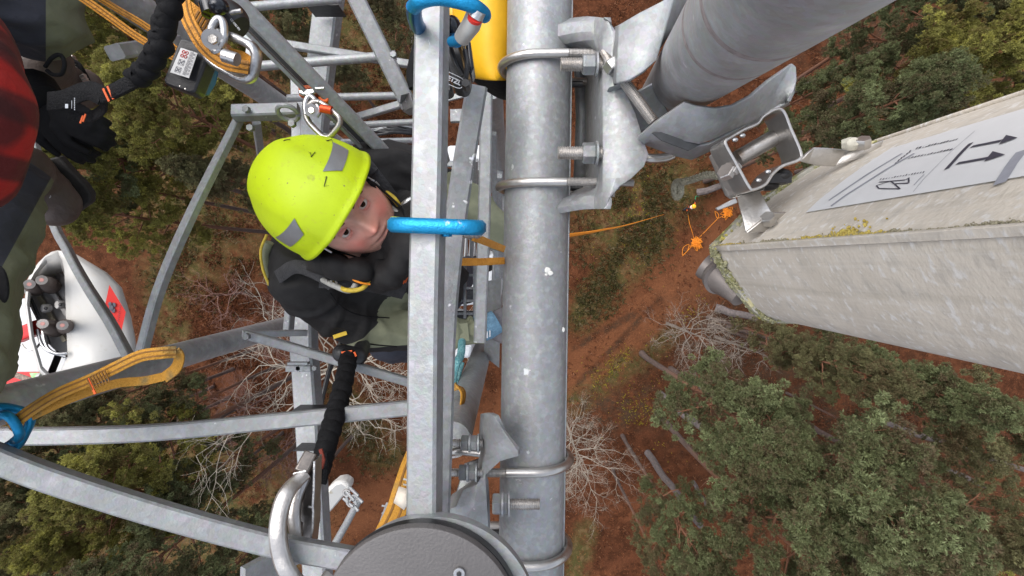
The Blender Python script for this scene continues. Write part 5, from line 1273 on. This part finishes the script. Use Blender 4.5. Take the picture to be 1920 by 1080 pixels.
# ---- steel carabiner cluster upper left
o = carabiner('carabiner', 'shiny alloy carabiner in the orange sling beside the black battery', P(432,102,.74), (1,-.5,.1), (.4,1,.4), .085, .05, .0075, CHROME)
MB().tube(PP([(420,104,.70),(445,112,.70)]), .009, 20).build('gate_sleeve', CHROME, o, smooth=40)
sw = thing('swivel', 'small steel swivel shackle above the alloy carabiner', 'shackle', P(402,75,.74))
tb('bow', [(392,78,.72),(398,50,.72),(408,36,.72),(418,42,.72),(420,70,.72),(412,88,.72)], .0055, CHROME, sw)
MB().tube(PP([(399,72,.74),(399,74,.71)]), .014, 24).build('roller', STEEL, sw, smooth=40); MB().hexnut(P(399,74,.705), (0,0,1), .007, .004).build('bolt_head', STEELD, sw)
tb('lower_bow', [(392,85,.73),(405,97,.72),(418,90,.73)], .006, CHROME, sw)
fd = thing('fall_arrester', 'black cylindrical fall arrester with fine white print by the top edge', 'device', P(420,35,.78))
mb = MB(); mb.tube(bez(PP([(388,-12,.78),(400,12,.78),(425,34,.78),(448,54,.78)]), 4), [.018,.02,.022,.022,.023,.024,.025,.027,.028,.028,.027,.025,.02], 24); mb.build('housing', BLACKP, fd, smooth=50)
mb = MB(); mb.tube(PP([(392,6,.74),(398,26,.74)]), .014, 20); mb.ell(P(410,12,.73), (.014,.012,.014)); mb.build('cam', MATS['glossy_black'], fd, smooth=60)
MB().tube(PP([(432,24,.735),(453,20,.735)]), .0032, 12).build('lever', CHROME, fd)
text('CE 0082 EN', P(441,46,.748), (.6,-.75,0), (.75,.6,0), .0042, WP, fd)
ro = thing('rail_runner', 'steel runner with orange cams on the guide rail, hanging above the helmet', 'runner', P(590,190,1.08))
ORP = mat('orange_plastic', (.72,.13,.02), .45, 0, .1, 30)
mb = MB(); mb.plate(PP([(558,160,1.06),(592,158,1.06),(597,168,1.06),(592,180,1.06),(560,180,1.06)]), (0,0,-.02)); mb.build('cam', ORP, ro, bevel=.003)
mb = MB(); mb.plate(PP([(596,168,1.06),(616,184,1.05),(612,192,1.05),(596,192,1.05)]), (0,0,-.02)); mb.build('cam', ORP, ro, bevel=.003)
mb = MB(); mb.plate(PP([(557,168,1.04),(588,164,1.04),(592,174,1.04),(575,180,1.04),(560,176,1.04)]), (0,0,-.012)); mb.build('cover', CHROME, ro, bevel=.003)
MB().tube(PP([(592,166,1.03),(608,165,1.03)]), .003, 10).build('lever', CHROME, ro)
tb('shackle_bow', [(574,215,1.03),(572,195,1.03),(580,180,1.03),(592,190,1.03),(598,208,1.03),(592,218,1.03)], .0055, CHROME, ro)
MB().tube(PP([(584,207,1.05),(584,207,1.02)]), .013, 20).build('roller', STEEL, ro); MB().hexnut(P(584,207,1.015), (0,0,1), .007, .004).build('bolt_head', STEELD, ro)
o = carabiner('carabiner', 'steel hook carabiner with orange gate sleeve hanging from the rail runner', P(604,222,1.03), (.75,-.7,0), (.7,.7,.2), .072, .052, .006, STEEL, sleeve=None)
MB().tube(PP([(602,203,1.02),(622,207,1.02)]), .0085, 20).build('gate_sleeve', mat('orange_anodised', (.6,.07,.02), .35, .6), o, smooth=40)
# ---- battery of a cordless tool
bt = thing('tool_battery', 'black cordless tool battery with a white data label and teal side hanging under the sling', 'battery', P(352,125,.8))
B0 = [(332,72,.74),(364,76,.74),(382,108,.75),(360,172,.76),(310,155,.76),(308,144,.755)]
mb = MB(); mb.plate(PP([(336,70,.74),(366,74,.745),(388,112,.75),(364,172,.755),(357,176,.76),(308,158,.755),(306,148,.75)]), (0,0,-.028)); mb.build('battery_case', BLACKP, bt, bevel=.004)
mb = MB(); mb.plate(PP([(388,112,.755),(398,128,.77),(392,150,.78),(378,174,.78),(364,174,.765)]), (0,0,-.02)); mb.build('tool_side', mat('teal_plastic', (.008,.085,.19), .4, 0, .2, 30, .1, 60), bt, bevel=.004)
lb = MB(); Q = PP([(340,90,.738),(371,100,.741),(355,147,.746),(320,136,.743)]); Q = [p+Vector((0,0,.0012)) for p in Q]; lb.plate(Q, (0,0,-.0008)); lbl = lb.build('data_label', mat('white_label', (.5,.5,.5), .5), bt)
e1 = (Q[1]-Q[0]).normalized(); e2 = (Q[3]-Q[0]).normalized(); LW, LH = (Q[1]-Q[0]).length, (Q[3]-Q[0]).length
def lp(x, y): return Q[0]+e1*(LW*x)+e2*(LH*y)+(Q[2]-Q[1]-Q[3]+Q[0])*(x*y)+Vector((0,0,.0006))
RP = mat('red_print', (.5,.05,.04), .6)
for i in range(22):
    y = .04+i*.042; MB().bar([lp(.62,y), lp(.94 if i % 3 else .8,y)], .0005, .0003, (0,0,1)).build('fine_print', INK, lbl)
for (x, y) in ((.25,.12),(.45,.12),(.25,.27),(.45,.27)): MB().tube([lp(x+.075*math.cos(t), y+.055*math.sin(t)) for t in [i*.524 for i in range(12)]], .0005, 4, closed=True).build('warning_ring', RP, lbl)
for (x, y, w_, h_) in ((.2,.42,.3,.2),(.2,.72,.28,.2)):
    MB().bar([lp(x,y), lp(x+w_,y), lp(x+w_,y+h_), lp(x,y+h_)], .0005, .0003, (0,0,1), closed=True).build('symbol_box', INK, lbl); MB().bar([lp(x+.04,y+.03), lp(x+w_-.04,y+h_-.03)], .0008, .0003, (0,0,1)).build('symbol_bar', INK, lbl); MB().bar([lp(x+w_-.04,y+.03), lp(x+.04,y+h_-.03)], .0008, .0003, (0,0,1)).build('symbol_bar', INK, lbl)
for u, v in ((318,153),(328,158),(338,162),(348,167)): MB().ell(P(u, v, .757), (.002,.002,.002), None, 8, 6).build('contact_light', STEEL, bt)
# ---- black elastic lanyards
def gathered(name, label, pts, r, n, parent=None, sw=1.0, m=BLACK, amp=.16, twist=0):
    q = bez(PP(pts), n); o = parent; mb = MB(); sc = []
    for i in range(len(q)): sc.append(1+amp*math.sin(i*1.9)+amp*.5*math.sin(i*.73+1)-(.02))
    fr = frames(q); q = [p+b_*(r*.22*math.sin(i*1.1)) for i, (p, (t_, a_, b_)) in enumerate(zip(q, fr))]
    rr_ = [r*s_*(sw if not isinstance(sw, (list, tuple)) else sw[0]+(sw[1]-sw[0])*i/(len(q)-1)) for i, s_ in enumerate(sc)]
    mb.tube(q, rr_, 20); return mb.build(name, m, o, smooth=180, sub=1)
l1 = thing('elastic_lanyard', 'black gathered elastic lanyard from the top edge to the black gloves', 'lanyard', P(280,90,.7), 'black elastic lanyards')
gathered('elastic_sleeve', '', [(326,-30,.66),(318,10,.66),(308,50,.665),(300,85,.67),(285,115,.68),(272,132,.688),(256,148,.695)], .0145, 9, l1)
mb = MB(); mb.bar(bez(PP([(256,149,.695),(228,164,.70),(205,175,.71),(190,182,.715)]), 4), .020, .006, (0,0,1)); mb.build('sewn_end', WEBB, l1, smooth=50)
for i in range(4): MB().box(P(199+i*8, 178-i*4.2, .705), .0027, .0195, .0012, Matrix.Rotation(R(25), 3, 'Z')).build('orange_stitching', ORS, l1)
strap('webbing_loop', [(192,180,.715),(165,170,.73),(120,186,.74),(90,190,.75)], .027, WEBB, l1)
strap('webbing_loop', [(196,186,.72),(192,205,.74),(165,220,.76),(130,214,.77)], .016, WEBB, l1)
for i in range(2): MB().box(P(153+i*5, 224-i*3, .745), .0022, .012, .001, Matrix.Rotation(R(-20), 3, 'Z')).build('orange_stitching', ORS, l1)
text('-------', P(139,195,.728), (0,1,0), (-1,0,0), .008, WP, l1); text('------', P(134,196,.728), (0,1,0), (-1,0,0), .006, WP, l1); MB().box(P(125,199,.728), .004, .006, .0006).build('print_mark', WP, l1)
gl = thing('work_gloves', 'bunched pair of black work gloves hanging at the lanyard end over the boot', 'gloves', P(110,210,.85))
glove(P(84,204,.88), (.55,-.8,-.1), (.8,.55,0), (0,.1,1), gl, BLACK, .72, 30)
glove(P(98,202,.86), (.9,-.5,-.2), (.5,.9,.2), (.1,.1,1), gl, BLACK, .72, 40)
MB().tube(PP([(58,172,.9),(84,198,.88)]), [.042,.034], 16).build('cuff', BLACK, gl, smooth=60)
tb('bow_cord', [(85,125,.85),(98,108,.84),(113,103,.84),(121,118,.84),(116,138,.845),(100,140,.85),(88,132,.85)], .0032, BLACK, gl)
l2 = thing('elastic_lanyard', 'black gathered elastic lanyard hanging from the climber down to the steel hook', 'lanyard', P(630,760,1.0), 'black elastic lanyards')
gathered('elastic_sleeve', '', [(654,662,1.22),(648,700,1.15),(636,750,1.05),(622,800,.98),(608,850,.94),(602,880,.93)], .021, 16, l2, amp=.045, sw=(.95,.92))
mb = MB(); mb.bar(PP([(602,850,.925),(604,885,.92),(600,905,.92)]), .024, .008, (0,0,1)); mb.build('sewn_end', WEBB, l2, smooth=50); mb = MB(); mb.bar(PP([(601,842,.905),(607,862,.905),(603,878,.905)]), .006, .004, (0,0,1)); mb.build('orange_stitching', mat('dark_red_stitching', (.2,.03,.015), .7), l2)
mb = MB(); capsule(mb, P(640,662,1.22), P(672,668,1.24), .022, .022); capsule(mb, P(672,668,1.24), P(680,650,1.3), .022, .02); remeshed(mb, .005, 2, 'energy_absorber', BLACKP, l2)
mb = MB(); mb.bar(PP([(640,661,1.195),(660,658,1.195)]), .004, .002, (0,0,1)); mb.bar(PP([(664,660,1.195),(668,668,1.195)]), .004, .002, (0,0,1)); mb.build('orange_stitching', ORS, l2)
# ---- scaffold hook
hk = thing('scaffold_hook', 'large steel scaffold hook clipped over the curved platform bar at the bottom', 'hook', P(560,960,.85))
hp = [(575,886,.84),(557,902,.83),(537,926,.81),(525,960,.80),(521,1000,.79),(527,1040,.79),(540,1072,.79),(565,1100,.80),(600,1105,.82),(620,1080,.84)]
q = bez(PP(hp), 6); mb = MB(); mb.bar(q, .026, .016, (.1,.1,1), .3, scale=[.75+.25*min(1, i/14) for i in range(len(q))]); mb.build('hook_arm', STEELD, hk, smooth=50)
q = bez(PP([(572,894,.855),(556,930,.85),(551,965,.84),(556,1010,.84)]), 6); mb = MB(); mb.bar(q, .02, .012, (.1,.1,1), .3); mb.build('hook_web', STEELD, hk, smooth=50)
HDK = mat('dark_steel', (.19,.17,.155), .35, .8, .25, 30, .2, 120)
a, b = P(584,850,.86), P(565,886,.84); mb = MB(); mb.bar([a, b], .023, .018, (0,0,1)); mb.build('latch_head', HDK, hk, bevel=.002)
fr_ = b+(b-a).normalized()*.001; mb = MB(); e1 = Vector((1,.25,0)).normalized(); e2 = Vector((.1,.5,.85)).normalized(); loop_ = [fr_+e1*x+e2*y for x, y in ((-.010,-.008),(.010,-.008),(.010,.008),(-.010,.008))]; mb.bar(loop_, .0022, .003, (b-a), closed=True); mb.build('latch_rim', CHROME, hk)
for x0 in (0, 1):
    l = [(574+x0*22,858,.86),(569+x0*26,910,.86),(563+x0*30,942,.86),(558+x0*36,950,.86),(555+x0*38,984,.86),(560+x0*31,992,.86),(558+x0*30,1022,.87)]
    q = PP(l); mb = MB(); mb.bar(q, .003, .03, (0,0,1), .2); mb.build('side_plate', HDK if x0 == 0 else STEELD, hk, smooth=30)
    mb = MB(); mb.bar([p+Vector((0,0,.0155)) for p in q], .0032, .0015, (0,0,1)); mb.build('plate_edge', CHROME, hk, smooth=30)
mb = MB(); mb.bar(PP([(586,880,.88),(580,930,.88),(573,1030,.89)]), .024, .006, (0,0,1)); mb.build('gate', HDK, hk, smooth=30)
MB().tube(PP([(578,950,.862),(588,951,.862)]), .0022, 10).build('gate_pin', CHROME, hk); MB().ell(P(570,869,.846), (.003,.003,.002), None, 10, 6).build('rivet', mat('brass', (.5,.4,.15), .3, .9), hk)
# ---- blue carabiner lower left
o = carabiner('carabiner', 'blue carabiner holding the ochre sling at the left edge', P(8,808,.745), (.42,1,0), (-1,.3,.35), .07, .05, .0062, BLUE)
tb('spine_bow', [(-6,782,.73),(10,778,.725),(24,788,.725),(34,806,.73),(36,818,.74),(20,832,.75),(-6,846,.76)], .0062, BLUE, o)
# ---- white sector antenna with connectors
wa = thing('sector_antenna', 'white plastic antenna with a red diamond sticker and brown capped connectors in a recess', 'antenna', P(150,600,1.9))
WPL = mat('white_plastic', (.50,.49,.465), .45, 0, .05, 6, .1, 90, wear=[((.38,.34,.26), 16, .66, .74), ((.5,.48,.44), 60, .6, .7)])
WGR = mat('grey_plate', (.42,.41,.40), .5, 0, .08, 30)
outer = [(35,545),(60,505),(85,476),(108,466),(130,472),(162,491),(200,512),(222,530),(240,575),(255,630),(258,660),(240,690),(170,700),(110,712),(72,730)]
cen_ = Vector((120,590))
mb = MB(); rings = []
for k, (s, d) in enumerate([(.90,1.415),(.955,1.40),(.99,1.41),(1.0,1.44),(.99,1.60),(.985,1.68)]):
    rings.append([P(150+(u-150)*s, 600+(v-600)*s, d+((u-35)/220)*.10) for u, v in outer+[outer[0]]])
mb.grid(rings); mb.build('shell', WPL, wa, smooth=50, sub=1)
# front wall (camera side) with the open recess at its left
rec = [(122,506),(124,560),(126,620),(128,670),(108,706)]
wl = MB(); wl.grid([[P(a[0]+(b[0]-a[0])*t, a[1]+(b[1]-a[1])*t, 1.40+.10*((a[0]+(b[0]-a[0])*t)-35)/220-.02*math.sin(math.pi*t)) for t in np.linspace(0, 1, 9)] for a, b in zip([(108,470),(118,488)]+rec, [(136,474),(200,512),(228,540),(246,596),(254,650),(240,688),(140,706)])])
wl.build('front_wall', WPL, wa, smooth=60, solid=.004)
mb = MB(); mb.grid([PP([(42,545,1.42),(84,482,1.42),(108,472,1.43),(122,492,1.45)]), PP([(56,560,1.47),(92,520,1.47),(118,508,1.48),(122,520,1.48)])]); mb.build('recess_rim', WPL, wa, smooth=60, solid=.003)
mb = MB(); mb.plate(PP([(48,560,1.50),(104,508,1.50),(126,522,1.50),(128,660,1.50),(118,672,1.50),(90,645,1.50)]), (0,0,-.02)); mb.build('connector_plate', WGR, wa, bevel=.002)
for x0 in (0, 24): mb = MB(); mb.bar(PP([(74+x0*.6,556-x0,1.488),(122+x0*.2,640-x0*2,1.488)]), .012, .006, (0,0,1)); mb.build('plate_rib', mat('aged_beige_strip', (.38,.34,.25), .6) if x0 == 0 else WGR, wa)
CAPB = mat('brown_rubber_cap', (.08,.06,.052), .6, 0, .2, 30, .3, 90)
for (u, v, uu, vv) in ((68,540,55,533),(97,537,78,525),(105,618,80,607),(126,613,117,610)):
    a, b = P(u, v, 1.48), P(uu, vv, 1.36); o = MB().tube([a.lerp(b, t) for t in (0,.25,.3,.5,.55,.8,.82,1)], [.022,.022,.019,.019,.016,.0145,.0135,.013], 24).build('connector', CAPB, wa, smooth=30)
    MB().tube([b, b+(b-a).normalized()*.0005], .0125, 20).build('connector_rim', STEEL, o); MB().tube([b+(b-a).normalized()*.0005, b+(b-a).normalized()*.0012], .005, 20).build('connector_core', mat('pink_core', (.5,.25,.22), .5) if 'pink_core' not in MATS else MATS['pink_core'], o)
for u, v in ((87,578),(114,571)): MB().hexnut(P(u, v, 1.46), (-.4,0,1), .012, .02).build('bolt_head', WGR, wa); MB().ell(P(u-1, v, 1.448), (.005,.005,.003)).build('bolt_socket', BLACKP, wa)
for i, pts in enumerate([[(58,560,1.45),(80,610,1.45),(92,645,1.45)], [(70,618,1.44),(78,645,1.43),(95,660,1.43),(124,668,1.44)], [(80,620,1.43),(88,650,1.42),(104,662,1.42),(126,662,1.43)]]): tb('clip_wire', pts, .004, BLACKP if i == 0 else CHROME, wa)
tb('clip_wire', [(40,645,1.45),(50,656,1.45),(66,654,1.45),(78,640,1.45)], .003, STEELD, wa)
dia = [(205,534),(236,585),(227,624),(197,572)]
def wall(u, v, off): t = (u-115)/130; return P(u, v, 1.40+.10*(u-35)/220-.02-.008-off)
mb = MB(); mb.grid([[wall(dia[0][0]*(1-a)*(1-b)+dia[1][0]*a*(1-b)+dia[2][0]*a*b+dia[3][0]*(1-a)*b, dia[0][1]*(1-a)*(1-b)+dia[1][1]*a*(1-b)+dia[2][1]*a*b+dia[3][1]*(1-a)*b, .006) for a in np.linspace(0,1,7)] for b in np.linspace(0,1,7)])
ds_ = mb.build('warning_sticker', mat('red_sticker', (.55,.012,.006), .6, 0, .05, 30), wa, smooth=60)
for (u, v, r) in ((208,577,.007),(213,572,.006),(206,570,.005),(212,582,.006)): MB().ell(wall(u, v, .0075), (r, r*1.2, .0006), None, 10, 6).build('sticker_symbol', INK, ds_)
for i in range(9): MB().bar([wall(224-i*.5, 580+i*3.6-8, .0075), wall(227-i*.5, 582+i*3.6-8, .0075)], .001, .0004, (0,0,1)).build('sticker_print', INK, ds_)
MB().tube([P(112,660,1.5), P(96,700,1.52)], .009, 12).build('black_strut', BLACKP, wa)
# lower white unit with red bands and a green label behind the legs
wu = thing('radio_unit', 'white cabinet with red bands and a small green label behind the worker\'s leg', 'radio unit', P(40,680,1.9))
mb = MB(); mb.plate(PP([(30,560,1.80),(75,560,1.80),(125,650,1.80),(130,705,1.80),(72,742,1.78),(12,752,1.78),(8,735,1.78)]), (0,0,-.25)); mb.build('cabinet', mat('white_cabinet', (.52,.53,.54), .5, 0, .04, 6), wu, bevel=.01)
RED = mat('red_paint', (.55,.02,.02), .5, 0, .08, 20)
mb = MB(); mb.bar(PP([(30,632,1.70),(80,610,1.68)]), .045, .045, (0,0,1)); mb.build('red_bar', RED, wu, bevel=.004)
mb = MB(); mb.bar(PP([(14,709,1.776),(88,709,1.776)]), .042, .006, (0,0,1)); mb.build('red_band', RED, wu)
mb = MB(); mb.plate(PP([(55,699,1.768),(96,699,1.768),(98,715,1.768),(62,716,1.768)]), (0,0,-.002)); gl_ = mb.build('green_label', mat('green_label', (.18,.42,.08), .5, 0, .2, 60, col2=(.45,.5,.42)), wu)
MB().tube(PP([(72,706,1.76),(78,706,1.76)]), .012, 16).build('meter_dial', WGR, gl_); MB().bar(PP([(64,712,1.765),(78,712,1.765)]), .004, .001, (0,0,1)).build('label_print', INK, gl_)
rp = thing('rope', 'brown braided rope crossing the white cabinet with red bands', 'rope', P(50,710,1.6)); tb('strand', [(10,697,1.55),(35,705,1.55),(60,714,1.55),(85,724,1.55)], .008, mat('brown_rope', (.16,.13,.11), .9, 0, .4, 160, 1, 260, col2=(.35,.25,.2)), rp)
# ---- frayed rope near the antenna, orange ropes
fr2 = thing('rope', 'frayed pale rope end hanging in a loop left of the hinge bracket', 'rope', P(1300,340,1.0))
def twisted(pts, r, m, parent, n=10, name='strand'):
    q = bez(PP(pts), n); fr_ = frames(q)
    for k in range(3):
        MB().tube([p+a_*(r*.55*math.cos(i*.9+k*2.09))+b2*(r*.55*math.sin(i*.9+k*2.09)) for i, (p, (t_, a_, b2)) in enumerate(zip(q, fr_))], r*.6, 8).build(name, m, parent, smooth=180)
ROPEP = mat('pale_rope', (.22,.21,.15), .95, 0, .3, 200, 1, 300, col2=(.38,.36,.28))
twisted([(1350,330,.85),(1325,328,.88),(1300,336,.92),(1282,341,.95),(1268,342,.97),(1264,355,.98),(1268,370,.99),(1276,362,.98),(1277,345,.97),(1290,338,.95)], .0062, ROPEP, fr2)
gr_ = thing('rope', 'thin orange haul rope slanting down from the pipe towards the clearing', 'rope', P(1150,425,10)); tb('strand', [(1000,452,1.5),(1068,441,3.2),(1130,431,6),(1190,418,12),(1245,402,30)], .012, ORD, gr_, 6)
rr = random.Random(12)
def pile(u, v, r, label):
    o = thing('rope_pile', label, 'rope', G(u, v), 'heaps of orange rope on the ground'); c = G(u, v); c.z = gz(c.x, c.y)+.06
    pts = [c+Vector((rr.gauss(0,r), rr.gauss(0,r), abs(rr.gauss(0,.12)))) for _ in range(110)]; MB().tube(bez(pts, 4), .016, 5).build('coils', ORD, o, smooth=60); return c
c1 = pile(1308,456,.22, 'larger round heap of orange rope on the red track'); c2 = pile(1366,397,.2, 'small heap of orange rope touching the edge of the steel bracket')
def grope(l, label):
    pts = [G(u, v) for u, v in l]; pts = [Vector((p.x, p.y, gz(p.x, p.y)+.05)) for p in pts]; o = MB().tube(bez(pts, 6), .018, 5).build('rope', ORD, None, smooth=60); tag(o, label, 'rope')
grope([(1293,394),(1296,415),(1302,435),(1306,450)], 'orange rope strand from the tiny worker to the larger rope heap')
grope([(1312,448),(1335,425),(1352,405),(1345,395),(1350,408),(1366,400)], 'orange rope strand joining the two rope heaps')
grope([(1300,462),(1288,474),(1282,478),(1284,464),(1295,458),(1292,470),(1282,480)], 'loose orange rope loops below the larger rope heap')
gg = thing('rope', 'short green rope held up by the tiny worker', 'rope', G(1300,372)); a = W(.36,.6,1.3); MB().tube(bez([a, a+Vector((.2,.3,-.4)), a+Vector((.7,.35,-1.2))], 5), .03, 6).build('strand', mat('green_rope', (.02,.22,.1), .8), gg)
# ---- lower antennas seen deep below
la = thing('panel_antenna', 'small white curved antenna far below beside the steel hook', 'antenna', P(620,940,3.0))
mb = MB(); mb.plate(PP([(600,972,3.2),(604,940,3.2),(614,916,3.2),(628,904,3.2),(642,901,3.2),(656,911,3.2),(652,922,3.2),(612,968,3.3)]), (0,0,-.12)); mb.build('radome', WPL, la, bevel=.02)
mb = MB(); mb.bar(PP([(674,936,3.1),(648,985,3.0),(612,1045,2.9)]), .035, .035, (0,0,1)); lp_ = MB().tube(PP([(674,936,3.1),(648,985,3.0),(605,1060,2.8)]), .021, 16); o = lp_.build('mounting_pole', GALV, None, smooth=60); tag(o, 'thin steel pole behind the hook carrying the small white antenna', 'pole')
cl_ = thing('antenna_clamp', 'tangle of small steel clamps between small white antenna and thin pole', 'clamp', P(655,930,3))
for (a, b) in (((648,920),(664,938)),((656,914),(672,930)),((644,934),(662,950)),((668,930),(680,942)),((662,945),(672,958)),((650,926),(652,946)),((664,926),(668,946))): MB().tube([P(*a, 2.98), P(*b, 2.96)], .009, 8).build('clamp_bolt', GALVL, cl_)
for (u, v) in ((650,924),(664,934),(658,944)): MB().tube([P(u+6*math.cos(t), v+6*math.sin(t), 2.97) for t in [i*.5 for i in range(13)]], .006, 6).build('clamp_ring', STEEL, cl_)
cl_ = thing('antenna_clamp', 'tiny bright clamp bolts left of the yellow strap tag', 'clamp', P(722,952,3))
for v in (948, 962): MB().tube([P(716,v,3), P(732,v+2,3)], .006, 8).build('clamp_bolt', GALVL, cl_)
MB().tube(PP([(728,944,3),(712,990,2.9)]), .014, 10).build('rod', GALVL, cl_)
for k, (pts, lab) in enumerate([([(838,272),(938,270),(938,300),(838,306)], 'white radio cabinet deep in the mast above the climber\'s left sleeve'), ([(850,500),(940,470),(938,565),(858,575)], 'white radio cabinet deep in the mast under the orange strap'), ([(856,648),(886,645),(882,672),(850,672)], 'white cabinet corner under the climber\'s glove')]):
    mb = MB(); mb.plate([P(u, v, 3.4) for u, v in pts], (0,0,-.5)); o = mb.build('radio_cabinet', MATS['white_cabinet'], None, bevel=.02); tag(o, lab, 'cabinet')
